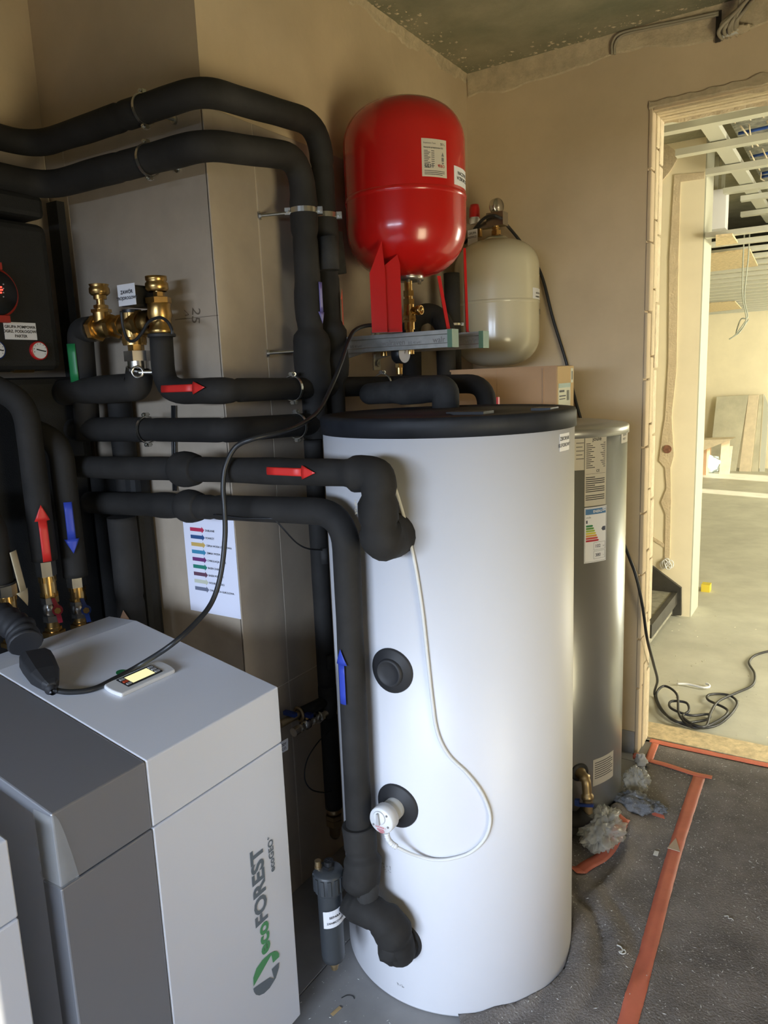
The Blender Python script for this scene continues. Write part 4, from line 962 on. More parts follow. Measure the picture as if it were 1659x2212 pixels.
# second pipe
z2a, z2b = onY(474, 303, PY).z, onX(648, 340, PX).z; y2 = 1.768
p2 = thing('insulated_pipe', 'second black foam pipe below the topmost one, turning down the left wall', 'pipe', (PX, PY, 0.5))
ze = onX(690, 946, PX).z
pipe(p2, [(-2.00, .3, z2a+.03), (-2.00, PY, z2a+.005), (PX, PY, z2a), (PX, y2, z2b), (PX, y2, ze)], .0365, [0, .09, .07, .09, 0], seams=(1.4, 1.62+.6, 2.35, 2.62), wraps=((2.12, 2.22, .003), (2.36, 2.46, .004), (2.49, 2.66, .017)), lump=.06)
clamp(p2, (PX, y2, onX(655, 456, PX).z), (0, 0, 1), .0375, (WX, 1.69, onX(655, 456, PX).z-.01), right, wid=.014, k=1)
clamp(p2, (onY(322, 362, PY).x, PY, z2a), (1, 0, 0), .0375, (onY(322, 362, PY).x, WY, z2a), (0, 0, 1))
arrow_on_pipe(p2, (PX, y2, onX(685, 615, PX).z), (0, 0, -1), right-fwdh*.55, .0395, .115, .030, M_VIOLA, 'violet arrow sticker')
zr = onX(602, 760, WX).z
obj('threaded_rod', MB().cyl((PX, y2, zr), (WX, 1.685, zr-.005), .0045, 10).cyl((WX+.006, 1.690, zr-.005), (WX, 1.685, zr-.005), .011, 12), M_CHROME, p2)
# lower continuation with tee, drain valves and brass end
LX, LY = -1.385, 1.783
zt1, zt2, zt3 = onX(705, 1480, LX).z, onX(712, 1545, LX).z, onX(722, 1742, LX).z
pipe(p2, [(LX, LY, ze-.005), (LX, LY, zt1)], .0285, 0, lump=.02, name='lower_insulation')
pipe(p2, [(LX, LY, zt1), (LX, LY, zt2)], .026, 0, lump=.10, wraps=((.0, .09, .004),), name='lower_insulation', m=M_FOAM2)
pipe(p2, [(LX, LY, zt2), (LX, LY, zt3)], .0285, 0, lump=.02, name='lower_insulation')
zz = lambda py: onX(722, py, LX).z
obj('end_fitting', MB().lathe((LX, LY, zt3), (0, 0, -1), [(.020, -.004), (.024, .004), (.026, .014), (.024, .018)], 24).hexnut((LX, LY, zz(1757)), (LX, LY, zz(1766)), .029).hexnut((LX, LY, zz(1767)), (LX, LY, zz(1780)), .029).lathe((LX, LY, zz(1780)), (0, 0, -1), [(.025, 0), (.022, .008), (.019, .01), (.019, .038), (.012, .050), (0, .052)], 24), M_BRASSD, p2, 'brass screwed pipe end')
obj('strap_patch', MB().tube([(LX+.028, LY-.012, onX(712, 1205, LX).z), (LX+.028, LY-.012, onX(712, 1172, LX).z)], .012, 12), M_FOAM2, p2)
obj('strap_patch', MB().tube([(LX+.028, LY-.012, onX(715, 1432, LX).z), (LX+.028, LY-.012, onX(715, 1402, LX).z)], .012, 12), M_FOAM2, p2)
dv = thing('drain_valve', 'nickel drain valve with blue handle between the heat pump and the white tank', 'valve', (LX, 1.6, .5))
yA = lambda px, py: onX(px, py, LX)
q0 = yA(708, 1530); q1 = yA(634, 1587); dd = (q1-q0); zv = q0.z-.005
def Y(t): return V((LX, LY-.02+(q1.y-LY+.02)*t, zv))
obj('body', MB().cyl(Y(.02), Y(.30), .019, 18).hexnut(Y(.16), Y(.24), .024).cyl(Y(.28), Y(.95), .011, 14).hexnut(Y(.36), Y(.42), .017).lathe(Y(.50), V((0, -1, 0)), [(.011, 0), (.017, .008), (.017, .022), (.011, .03)], 18).hexnut(Y(.72), Y(.80), .016).cyl(Y(.86), Y(1.0), .014, 10), M_NICKEL, dv)
obj('stem', MB().cyl(Y(.58), Y(.58)+V((0, 0, .028)), .007, 10), M_BRASS, dv)
obj('handle', MB().obox(Y(.58)+V((-.022, -.008, .024)), (.044, 0, 0), (0, .016, 0), (0, 0, .012)), M_BLUEV, dv, 'blue butterfly handle')
dv2 = thing('shutoff_valve', 'dark shut-off valve on an insulated stub behind the drain valve', 'valve', (LX, 1.6, .6))
zs2 = zv+.035
obj('stub', MB().tube([V((LX, LY-.02, zs2)), V((LX-.02, LY-.11, zs2-.004))], .018, 14), M_FOAM, dv2)
obj('body', MB().cyl(V((LX-.02, LY-.105, zs2-.004)), V((LX-.04, LY-.19, zs2-.012)), .012, 14).ring(V((LX-.023, LY-.12, zs2-.005)), (0.2, 1, 0), .02, .005), M_BRASSD, dv2)
obj('handle', MB().obox(V((LX-.048, LY-.165, zs2+.006)), (.045, .0, 0), (0, .014, 0), (0, 0, .012)), M_BLUEV, dv2, 'dark blue handle')
# label hung at the drain valve
cN = [onX(px, py, LX) for px, py in ((598, 1632), (622, 1631), (640, 1605), (622, 1580))]
o = onX(597, 1634, LX+.02); uu = (onX(643, 1607, LX+.02)-o).normalized(); vv = (onX(585, 1602, LX+.02)-o).normalized()
Ml = flat_map(o-uu*.035, uu, vv)
lb = thing('valve_label', 'white paper label tied below the drain valve, half hidden by the heat pump', 'label', o)
sticker(lb, 'paper', Ml, .088, .036, [('ZAWÓR WODY', .011, .080, .020, 'RIGHT', .02), ('INSTALACJI C.O.', .011, .080, .007, 'RIGHT', .02)])
lo = [onX(px, py, LX+.02) for px, py in ((722, 1572), (690, 1600), (664, 1640), (658, 1680), (672, 1705), (700, 1712), (718, 1708))]
tag(obj('sensor_wire', MB().tube(spline(lo, 8), .0022, 6), M_CABLE), 'thin black sensor wire looping beside the lower black pipe', 'wire')
# third pipe: from the three-way valve, round the pier
z3 = onY(352, 846, PY).z; x3p = onY(349, 740, PY).x
p3 = thing('insulated_pipe', 'black foam pipe with red arrow below the brass three-way valve', 'pipe', (PX, PY, z3-.04))
pipe(p3, [(x3p, PY, onY(348, 727, PY).z), (x3p-.006, PY, z3), (PX, PY, z3-.003), (PX, 2.20, 1.622), (-1.0, 2.20, 1.618), (-1.0, 2.20, 1.30)], .031, [0, .075, .05, .05, .07, 0], seams=(.36,), wraps=((.13, .34, .003),), lump=.035)
arrow_on_pipe(p3, onY(373, 843, PY), (1, 0, 0), (.25, -1, .12), .036, onY(467, 843, PY).x-onY(373, 843, PY).x, .034, M_REDA, 'red arrow sticker')
yc = onX(632, 838, PX).y; clamp(p3, (PX, yc, z3-.006), (0, 1, 0), .034, (WX, yc, z3-.006), (0, 0, 1))
clamp(p3, (PX, onX(826, 830, PX).y, z3-.008), (0, 1, 0), .034, None, (0, 0, 1))
obj('tag', MB().obox(onY(1072, 858, 2.17), (.006, 0, 0), (0, .012, 0), (0, 0, -.05)), M_REDA, p3, 'red tape tag')
# fourth pipe
z4 = onY(490, 929, PY).z
p4 = thing('insulated_pipe', 'black foam pipe running just below the pipe with the upper red arrow', 'pipe', (PX, PY, z4-.04))
pipe(p4, [(-2.04, PY, z4), (PX, PY, z4), (PX, 2.1, z4-.02)], .032, [0, .04, 0], seams=(.655, .40), wraps=((.1, .36, .003),), lump=.03)
clamp(p4, (onY(318, 925, PY).x, PY, z4), (1, 0, 0), .036, (onY(318, 925, PY).x, WY, z4), (0, 0, 1))
yc = onX(641, 920, PX).y; clamp(p4, (PX, yc, z4-.010), (0, 1, 0), .035, (WX, yc, z4-.010), (0, 0, 1))
# fifth pipe into the tank top port
Y5 = 1.335; x5 = onY(818, 1060, 1.335).x
p5 = thing('insulated_pipe', 'black foam pipe with red arrow ending in a wrapped elbow on the white tank', 'pipe', (-1.4, Y5, 1.25))
z5a, z5b = onY(180, 1010, Y5).z, onY(790, 1022, Y5).z
L5 = x5+1.98
pipe(p5, [(-1.98, Y5, z5a), (x5, Y5, z5b), (x5-.004, Y5, 1.30), (x5-.03, 1.442, 1.285)], .0315, [0, .030, .045, 0], seams=(L5-.16,), wraps=((L5-.07, L5+.03, .010), (L5+.04, L5+.10, .014), (L5+.11, L5+.40, .021)), lump=.08)
xb = onY(403, 1003, Y5).x
obj('collar', MB().lathe((xb-.03, Y5, z5a+(xb+1.98)/(x5+1.98)*(z5b-z5a)), (1, 0, 0), [(.030, -.012), (.039, -.008), (.045, .004), (.047, .020), (.046, .036), (.043, .050), (.040, .062), (.037, .068), (.028, .070)], 28), M_FOAM, p5, 'thick foam collar')
a_ = onY(580, 1017, Y5-.03); b_ = onY(684, 1018, Y5-.03)
arrow_on_pipe(p5, V((a_.x, Y5, onY(630, 1016, Y5).z)), (1, 0, 0), (.30, -1, .05), .033, (b_-a_).length, .033, M_REDA, 'red arrow sticker')
Mf = flat_map((x5-.028, Y5-.052, 1.395), (0, 0, -1), (1, -.3, 0)); t = MB(); print_text(t, Mf, 'HB-GR', .011, 0, .0, 'LEFT', 0, .001); obj('print', t, M_BEIGEA, p5, 'faint printed letters')
# sixth pipe: down in front of the tank
Y6 = 1.392; x6 = onY(759, 1400, Y6).x
p6 = thing('insulated_pipe', 'black foam pipe with blue arrow bending down in front of the white tank', 'pipe', (x6, Y6, .45))
z6a, z6b = onY(190, 1085, Y6).z, onY(700, 1103, Y6).z
zb6 = onY(776, 1795, Y6).z
pipe(p6, [(-1.95, Y6, z6a), (x6, Y6, z6b), (x6-.004, Y6, zb6)], .0330, [0, .09, 0], seams=(.53,), wraps=((.30, .37, .003),), lump=.035)
xb = onY(415, 1085, Y6).x
obj('collar', MB().lathe((xb-.03, Y6, z6a+(xb+1.95)/(x6+1.95)*(z6b-z6a)), (1, 0, 0), [(.030, -.012), (.039, -.008), (.044, .004), (.046, .016), (.045, .030), (.042, .044), (.039, .054), (.037, .060), (.028, .062)], 28), M_FOAM, p6, 'thick foam collar')
arrow_on_pipe(p6, V((x6, Y6, onY(740, 1517, Y6-.03).z)), (0, 0, 1), (-.12, -1, 0), .036, onY(738, 1400, Y6-.03).z-onY(740, 1517, Y6-.03).z, .034, M_BLUEA, 'blue arrow sticker')
# wrapped joints between the pipe, the separator and the lower tank port
wj = thing('wrapped_joint', 'lumpy tape-wrapped black joint between separator and lower port of the white tank', 'pipe', (x6, Y6, .16))
pts = [V((x6-.004, Y6, zb6+.02)), onY(782, 1830, Y6), onY(786, 1880, Y6-.01), onY(772, 1915, Y6-.02)]
pipe(wj, pts, .038, .04, wraps=((0, .07, .006), (.085, .16, .011), (.17, .3, .007)), lump=.16, m=M_FOAM, name='upper_wrap', step=.008)
pts = [onY(752, 1940, Y6-.03), onY(772, 1955, Y6-.03), onY(815, 1975, Y6-.03), onY(850, 2010, Y6-.005), V((-.910, 1.41, .192)), V((-.912, 1.442, .196))]
pipe(wj, pts, .036, .03, wraps=((.02, .09, .007), (.10, .17, .012), (.18, .24, .009), (.25, .35, .012)), lump=.16, name='lower_wrap', step=.008)
obj('neck_wrap', MB().tube([onY(790, 1885, Y6-.01), onY(794, 1920, Y6-.02), onY(792, 1955, Y6-.03)], .030, 16, foam_r(.030, lump=.12)), M_FOAM2, wj)
obj('end_wrap', blob(tuple(onY(848, 2045, 1.39)), (.036, .04, .042), 5, 2.5, .22), M_FOAM, wj)
# dirt separator
sp = thing('dirt_separator', 'dark grey dirt separator with white label hanging beside the heat pump', 'separator', onY(712, 2090, Y6))
SY = 1.345
S = lambda py: onY(716, py, SY)
sx = onY(714, 1960, SY).x
zT, zC, zB = onY(708, 1878, SY).z, onY(712, 1938, SY-.03).z, onY(720, 2068, SY).z
body = obj('body', MB().lathe((sx, SY, 0), (0, 0, 1), [(0, zB-.004), (.018, zB-.004), (.028, zB), (.0305, zB+.014), (.032, zC-.01), (.0345, zC), (0, zC)], 40), M_SEPGREY, sp)
cap = obj('cap', MB().lathe((sx, SY, 0), (0, 0, 1), [(.036, zC-.006), (.039, zC), (.039, zT-.006), (.036, zT), (0, zT+.001)], 48), M_SEPGREY, sp, 'ribbed screw cap')
rb = MB()
for k in range(14):
    a = 2*PI*k/14; d = V((math.cos(a), math.sin(a), 0)); tt = V((-math.sin(a), math.cos(a), 0))
    rb.obox(V((sx, SY, zC+.002))+d*.0385-tt*.0045, tt*.009, d*.0028, V((0, 0, zT-zC-.010)))
obj('ribs', rb, M_SEPGREY, cap)
pg = V((sx-.002, SY+.006, zT))
pl = obj('plug', MB().hexnut(pg, pg+V((0, 0, .010)), .0155).cyl(pg+V((0, 0, .009)), pg+V((0, 0, .022)), .0125, 20), M_BLACK, cap, 'black hexagon plug')
obj('cross', MB().box((pg.x-.008, pg.y-.0008, pg.z+.022), (pg.x+.008, pg.y+.0008, pg.z+.0226)).box((pg.x-.0008, pg.y-.008, pg.z+.022), (pg.x+.0008, pg.y+.008, pg.z+.0226)), M_INK, pl)
av = V((sx-.028, SY-.006, zT))
obj('air_vent', MB().cyl(av+V((0, 0, -.001)), av+V((0, 0, .006)), .010, 14).cyl(av+V((0, 0, .006)), av+V((0, 0, .020)), .0085, 14), M_BRASSD, cap, 'small brass air vent')
bt = V((sx+.002, SY, zB-.004))
obj('drain_plug', MB().cyl(bt, bt+V((0, 0, -.014)), .013, 16).cyl(bt+V((0, 0, -.014)), bt+V((0, 0, -.028)), .011, 10, .009).cyl(bt+V((0, 0, -.006)), bt+V((-.020, -.008, -.006)), .005, 10), M_BRASSD, sp, 'brass drain plug')
rl = .0345; q0 = oncyl(700, 2006, (sx, SY), rl); q1 = oncyl(742, 1984, (sx, SY), rl)
la0 = math.atan2(q0.y-SY, q0.x-sx); la1 = math.atan2(q1.y-SY, q1.x-sx); ut = (la1-la0)*rl; tilt = (q1.z-q0.z)/ut
def Ml(u, v, h):
    a = la0+min(u, ut)/rl; e = V((math.cos(a), math.sin(a), 0)); t_ = V((-math.sin(a), math.cos(a), 0)); t_ = (t_+V((.8, .2, 0))).normalized()
    p = V((sx, SY, q0.z))+e*(rl+h)+t_*max(0, u-ut)
    return V((p.x, p.y, q0.z+v+tilt*u))
wl_, hl_ = ut+.020, onY(699, 1971, q0.y).z-q0.z
sticker(sp, 'paper_label', Ml, wl_, hl_, [('SEPARATOR', .0088, wl_/2, hl_*.56, 'CENTER', .03), ('ZANIECZYSZCZEŃ', .0074, wl_/2, hl_*.24, 'CENTER', .03)], label='white label reading separator')
# wrapped loop over the tank lid
YL = 1.965
l0 = onY(795, 852, YL); l1 = onY(962, 838, YL)
lp = thing('insulated_pipe', 'short wrapped black pipe loop lying just above the tank lid', 'pipe', (l0.x, YL, 1.56))
pipe(lp, [V((l0.x-.05, YL+.14, l0.z)), V((l0.x-.005, YL, l0.z)), V((l1.x, YL, l1.z)), V((l1.x, YL, 1.555))], .033, [0, .05, .03, 0], seams=(.36,), wraps=((.25, .5, .007),), lump=.08, m=M_FOAM2)
# dark pipes in the corner behind the vessel
kp = thing('insulated_pipe', 'black vertical pipe rising behind the red vessel towards the corner', 'pipe', (-1.3, 2.5, 1.6))
a = onY(890, 830, 2.42); b = onY(888, 690, 2.42); 
pipe(kp, [V((a.x, 2.42, 1.60)), V((b.x, 2.42, b.z)), onY(930, 672, 2.5), onY(962, 700, 2.5), V((onY(962, 700, 2.5).x, 2.5, 1.62))], .036, .05)
kq = thing('insulated_pipe', 'black vertical pipe nearest the cream vessel in the corner', 'pipe', (-1.3, 2.7, 1.6))
a = onY(978, 700, 2.62)
pipe(kq, [V((a.x, 2.62, onY(978, 590, 2.62).z)), V((a.x, 2.62, 1.58))], .030, .05)
clamp(kq, (a.x, 2.62, onY(968, 702, 2.62).z), (0, 0, 1), .031, None, right)

# ================================================================== THREE-WAY VALVE
tv = thing('three_way_valve', 'brass three-way valve assembly with black actuator on the pier', 'valve', (-1.7, PY, 1.7))
zv = onY(280, 702, PY).z
xL, xM, xR = onY(222, 700, PY).x, onY(287, 700, PY).x, onY(347, 700, PY).x
Z = lambda py: onY(300, py, PY).z
mb = MB()
mb.cyl((onY(196, 700, PY).x, PY, zv), (xL-.012, PY, zv), .030, 20).hexnut((onY(203, 700, PY).x, PY, zv), (onY(212, 700, PY).x, PY, zv), .037)
mb.lathe((xL-.02, PY, zv), (1, 0, 0), [(.022, 0), (.028, .012), (.028, .034), (.023, .045)], 24)
mb.hexnut((onY(240, 700, PY).x, PY, zv), (onY(249, 700, PY).x, PY, zv), .034).cyl((xL, PY, zv), (xM, PY, zv), .022, 20).hexnut((onY(258, 700, PY).x, PY, zv), (onY(266, 700, PY).x, PY, zv), .030)
obj('left_union', mb, M_BRASS, tv)
zl = lambda py: onY(222, py, PY).z
obj('left_riser', MB().cyl((xL, PY, zv), (xL, PY, zl(672)), .024, 20).hexnut((xL, PY, zl(675)), (xL, PY, zl(668)), .028).cyl((xL, PY, zl(670)), (xL, PY, zl(658)), .016, 16).hexnut((xL, PY, zl(666)), (xL, PY, zl(659)), .020).cyl((xL, PY, zl(660)), (xL, PY, zl(644)), .011, 12).cyl((xL, PY, zl(646)), (xL, PY, zl(637)), .018, 18).lathe((xL, PY, zl(637)), (0, 0, 1), [(.022, 0), (.028, .006), (.028, .018), (.024, .024), (.027, .028), (.027, zl(613)-zl(637)), (0, zl(613)-zl(637)+.001)], 24), M_BRASS, tv, 'brass riser with round head')
mb = MB().cyl((xM, PY, zv+.03), (xM, PY, zv-.055), .031, 22).lathe((xM-.045, PY, zv), (1, 0, 0), [(.024, 0), (.033, .02), (.033, .07), (.024, .09)], 22).hexnut((xM, PY, Z(728)), (xM, PY, Z(741)), .033).hexnut((xM+.004, PY, Z(741)), (xM+.004, PY, Z(758)), .022)
obj('valve_body', mb, M_BRASS, tv)
obj('lower_nut', MB().hexnut((xM+.006, PY, Z(758)), (xM+.006, PY, Z(780)), .036).cyl((xM+.006, PY, Z(780)), (xM+.006, PY, Z(797)), .028, 20), M_NICKEL, tv, 'nickel union nut')
obj('clip', MB().band((xM+.004, PY, Z(802)), (.3, 0, 1), .030, .016, .004).cyl((xM+.03, PY-.02, Z(805)), (xM+.085, PY+.02, Z(806)), .006, 10).ring((xM+.03, PY-.025, Z(804)), (1, -1, 0), .014, .004), M_NICKEL, tv, 'bright hose clip')
mb = MB().hexnut((onY(300, 700, PY).x, PY, zv), (onY(310, 700, PY).x, PY, zv), .036).lathe((onY(312, 700, PY).x, PY, zv), (1, 0, 0), [(.030, 0), (.034, .006), (.030, .012), (.034, .018), (.030, .024), (.030, .04)], 22)
obj('right_union', mb, M_BRASS, tv)
zr = lambda py: onY(345, py, PY).z
obj('right_riser', MB().lathe((xR, PY, 0), (0, 0, 1), [(0, zr(723)), (.034, zr(723)), (.034, zr(712)), (.029, zr(706)), (.029, zr(690)), (.033, zr(682)), (.030, zr(666)), (.031, zr(657)), (.026, zr(652)), (.026, zr(645))], 26).hexnut((xR, PY, zr(655)), (xR, PY, zr(643)), .034).cyl((xR, PY, zr(645)), (xR, PY, zr(628)), .011, 12).hexnut((xR+.004, PY, zr(641)), (xR+.004, PY, zr(631)), .015).lathe((xR-.002, PY, 0), (0, 0, 1), [(.024, zr(629)), (.030, zr(624)), (.030, zr(612)), (.025, zr(607)), (.028, zr(604)), (.028, zr(596)), (0, zr(595))], 26), M_BRASS, tv, 'tall brass riser with round head')
obj('seal_ring', MB().lathe((xR, PY, zr(725)), (0, 0, 1), [(.036, -.004), (.037, 0), (.036, .004)], 28), M_BLACKR, tv)
a = onY(254, 618, PY-.07); b = onY(296, 659, PY-.07)
act = bev(obj('actuator', MB().box((a.x, PY-.07, b.z), (onY(326, 640, PY-.0).x, PY+.045, a.z+.002)), M_BLACK, tv, 'black actuator box'), .006, 2)
obj('actuator_foot', MB().cyl((xM, PY, b.z), (xM, PY, zv+.02), .026, 18), M_BLACK, tv)
Ml = flat_map((a.x-.001, PY-.0705, b.z+.002), (1, 0, 0), (0, 0, 1)); wl_ = b.x-a.x; hl_ = a.z-b.z
sticker(tv, 'paper_label', Ml, wl_, hl_, [('ZAWÓR', .0125, wl_*.52, hl_*.55, 'CENTER', .03), ('TRÓJDROGOWY', .0105, wl_*.52, hl_*.28, 'CENTER', .03)], label='white label on the actuator')
cb = [onY(px, py, PY-.05) for px, py in ((262, 672), (266, 705), (276, 733), (290, 736), (306, 720), (322, 695), (345, 686), (362, 695), (371, 712), (372, 722))]
obj('actuator_cable', MB().tube(spline(cb, 8), .0042, 8), M_CABLE, tv)
# pipe to the left of the valve, and the one below it
mc = thing('manifold_cover', 'large black foam cover behind the vertical pipes in the dark niche', 'cover', (-2.05, 1.1, .55))
bev(obj('cover', MB().box((NX, .30, .55), (-2.0, 1.45, Zg_(815))), M_EPP, mc), .02, 2); bev(obj('side_cover', MB().box((-2.0, 1.43, .55), (-1.78, 1.495, 1.40)), M_EPP, mc), .02, 2)
p8 = thing('insulated_pipe', 'black foam elbow leading left from the brass three-way valve', 'pipe', (-1.9, PY, 1.6))
pipe(p8, [(onY(200, 702, PY).x, PY, zv), (-1.915, PY, zv), (-1.93, PY, 1.50)], .036, .05)
arrow_on_pipe(p8, V((-1.925, PY, onY(157, 745, PY).z)), (0, 0, -1), (.35, -1, 0), .038, .15, .05, M_GREENA, 'green arrow sticker')
p9 = thing('insulated_pipe', 'black foam pipe curving left from the nickel nut under the valve', 'pipe', (-1.9, PY, 1.6))
z9 = onY(200, 846, PY).z
pipe(p9, [(xM+.006, PY, Z(806)), (xM+.002, PY-.005, z9+.008), (-2.0, PY-.02, z9)], .037, .05, wraps=((.03, .2, .003),), lump=.06)

# ================================================================== PUMP GROUP IN THE NICHE
gx = -1.975
pgp = thing('pump_group', 'black insulated pump group with red pump, gauges and paper label in the dark niche', 'pump', (-2.05, 1.15, 1.6))
Zg = lambda py: onX(60, py, gx).z
bev(obj('cover', MB().box((NX, .72, Zg(800)), (gx, onX(116, 600, gx).y, Zg(478))), M_EPP, pgp, 'black foam cover'), .025, 3)
bev(obj('cover', MB().box((NX, .72, Zg(466)), (gx-.01, onX(100, 440, gx).y, Zg(415))), M_EPP, pgp), .015, 2)
obj('side_strip', MB().box((-2.08, 1.452, 1.3), (-2.03, 1.478, 2.2)), M_EPP, pgp)
c = onX(-3, 630, gx+.03)
pr = obj('pump_head', MB().lathe((gx-.02, c.y, c.z), (1, 0, 0), [(.062, 0), (.062, .03), (.056, .045), (0, .047)], 40), M_BLACK, pgp)
obj('pump_ring', MB().lathe((gx-.005, c.y, c.z), (1, 0, 0), [(.052, .02), (.066, .018), (.068, .01), (.066, .0), (.052, 0)], 40).box((gx, c.y-.025, c.z+.06), (gx+.02, c.y+.025, c.z+.078)).box((gx, c.y-.025, c.z-.078), (gx+.02, c.y+.03, c.z-.06)), mat('pump_red', (.36, .03, .02), .45), pgp, 'red pump ring')
ld = MB()
for (py, n) in ((620, 2), (626, 3), (632, 2)):
    for k in range(n): q = onX(1+k*2.2, py, gx+.029); ld.cyl((gx+.026, q.y, q.z), (gx+.0285, q.y, q.z), .0022, 8)
obj('led', ld, M_LEDR, pgp, 'glowing red display dots')
dt = MB()
for k in range(4): q = onX(8, 614+9*k, gx+.028); dt.cyl((gx+.026, q.y, q.z), (gx+.0275, q.y, q.z), .0018, 8)
obj('print', dt, M_GREYP, pgp)
q0, q1 = onX(11, 733, gx), onX(76, 698, gx)
Ml = flat_map((gx+.0005, q0.y, q0.z), (0, 1, 0), (0, 0, 1)); wl_ = q1.y-q0.y; hl_ = q1.z-q0.z
sticker(pgp, 'paper_label', Ml, wl_, hl_, [('GRUPA POMPOWA', .0105, wl_/2, hl_*.66, 'CENTER', .03), ('OGRZ. PODŁOGOWE', .0105, wl_/2, hl_*.40, 'CENTER', .03), ('PARTER', .0105, wl_/2, hl_*.13, 'CENTER', .03)], label='white paper label with three lines')
for (px, py, m_, lb_) in ((91, 757, M_REDP, 'thermometer with red rim'), (-2, 755, M_BLUEV, 'thermometer with blue rim')):
    c = onX(px, py, gx+.02)
    th = obj('thermometer', MB().lathe((gx, c.y, c.z), (1, 0, 0), [(.026, 0), (.026, .008), (.025, .010), (.0225, .010)], 32), m_, pgp, lb_)
    obj('dial', MB().lathe((gx, c.y, c.z), (1, 0, 0), [(.0225, .009), (0, .0092)], 32), M_PAPER, th)
    nd_ = MB().obox((gx+.0095, c.y-.010, c.z+.002), (0, .028, -.006), (0, .0008, .003), (.0006, 0, 0))
    for k in range(9): a = -.6+k*.5; nd_.obox((gx+.0093, c.y+.018*math.cos(a), c.z+.018*math.sin(a)), (.0004, 0, 0), (0, .002, 0), (0, 0, .002))
    obj('needle', nd_, M_INK, th)
q = onX(48, 790, gx-.03); obj('brass_nut', MB().hexnut((gx-.03, q.y-.03, q.z), (gx-.03, q.y+.03, q.z), .02), M_BRASS, pgp)
# vertical pipes down to the pump connections
VX = -1.855
def riser(px0, py0, px1, py1, r, top, lab):
    a = onX(px1, py1, VX); b = onX(px0, py0, VX)
    t = thing('insulated_pipe', lab, 'pipe', a)
    y = (a.y+b.y)/2
    pipe(t, [(VX, y, a.z), (VX, y, b.z), (VX-.10, y-.03, b.z+top)], r, .06, lump=.04)
    return t, V((VX, y, a.z))
pa, qa = riser(55, 870, 97, 1210, .033, .05, 'black foam pipe with red arrow above the red-handled valve')
arrow_on_pipe(pa, V((VX, qa.y, onX(100, 1210, VX).z+.004)), (0, 0, 1), (.8, -.35, 0), .036, .155, .040, M_REDA, 'red arrow sticker')
pb, qb = riser(125, 955, 168, 1243, .033, .04, 'black foam pipe with blue arrow above the blue-handled valve')
arrow_on_pipe(pb, V((VX, qb.y, onX(160, 1078, VX).z)), (0, 0, -1), (.8, -.50, 0), .036, .145, .040, M_BLUEA, 'blue arrow sticker')
pc, qc = riser(-40, 1120, 10, 1260, .040, .02, 'black foam pipe with beige arrow at the left edge of the photo')
arrow_on_pipe(pc, V((VX, qc.y+.012, onX(20, 1188, VX).z)), (0.05, .1, -1), (.9, .35, 0), .042, .150, .046, M_BEIGEA, 'beige arrow sticker')
obj('tie', MB().lathe((VX, qc.y, onX(34, 1250, VX).z), (0, 0, 1), [(.044, -.003), (.0455, 0), (.044, .003)], 28), M_BLACK, pc)
def ballvalve(base, top, m_, lab, handle_side):
    t = thing('ball_valve', lab, 'valve', base)
    H = top.z-base.z; P = lambda f: V((base.x, base.y, base.z+H*f))
    obj('top_nut', MB().hexnut(P(.80), P(.99), .026), M_NICKEL, t)
    obj('sleeve', MB().cyl(P(.55), P(.80), .021, 18).hexnut(P(.72), P(.79), .023).hexnut(P(.52), P(.58), .023), M_BRASS, t)
    b = obj('body', MB().hexnut(P(.44), P(.53), .023).lathe(P(.36), (0, 0, 1), [(.017, -.02), (.023, -.008), (.023, .008), (.017, .02)], 20).hexnut(P(.20), P(.28), .023), M_NICKEL, t)
    obj('lower_union', MB().cyl(P(.06), P(.22), .017, 14).hexnut(P(.0), P(.07), .030).hexnut(P(.08), P(.12), .022), M_BRASS, t)
    d = V((.84, -.54, 0)); s = V((.54, .84, 0)); c = P(.36)+s*.016+d*.024
    h = obj('handle', MB().cyl(c-d*.006, c+d*.003, .014, 14).prism([c+V((0, 0, .004))-s*.006, c+V((0, 0, .004))+s*.006, c+V((0, 0, .036))+s*.005-s*.008, c+V((0, 0, .036))-s*.009-s*.004], d*.004).prism([c-V((0, 0, .004))-s*.006, c-V((0, 0, .004))+s*.006, c-V((0, 0, .036))+s*.010, c-V((0, 0, .036))-s*.002], d*.004), m_, t, 'butterfly handle')
    obj('handle_nut', MB().hexnut(c+d*.003, c+d*.008, .009), M_BRASS, h)
    return t
b0 = onX(112, 1375, VX); ballvalve(V((VX, qa.y, b0.z)), qa, M_REDV, 'brass ball valve with dark red handle behind the heat pump', 1)
b0 = onX(182, 1352, VX); ballvalve(V((VX, qb.y, b0.z)), qb, M_BLUEV, 'brass ball valve with blue handle behind the heat pump', 1)
b0 = onX(40, 1390, VX); ballvalve(V((VX, qc.y+.02, b0.z)), V((VX, qc.y+.02, qc.z)), M_BLUEV, 'shadowed ball valve with blue handle at the left edge', 1)
# dark pipe next to the poster
dq = onY(262, 1110, 1.38); dr_ = onY(262, 1320, 1.38)
pd = thing('insulated_pipe', 'thick black foam pipe standing between the valves and the poster', 'pipe', dr_)
pipe(pd, [(dq.x, 1.38, dr_.z-.12), (dq.x, 1.38, onY(262, 1116, 1.38).z)], .041, 0, seams=(.17,), lump=.04)
arrow_on_pipe(pd, V((dq.x, 1.38, onY(275, 1340, 1.34).z-.07)), (0, 0, 1), (.45, -1, 0), .043, .10, .030, mat('arrow_tan', (.42, .25, .15), .6), 'tan arrow sticker')
pw = thing('insulated_pipe', 'dark foam pipe standing behind the horizontal pipes in the niche', 'pipe', (-1.93, 1.43, .9))
pipe(pw, [(-1.845, 1.457, .9), (-1.845, 1.457, 1.62)], .035, 0)
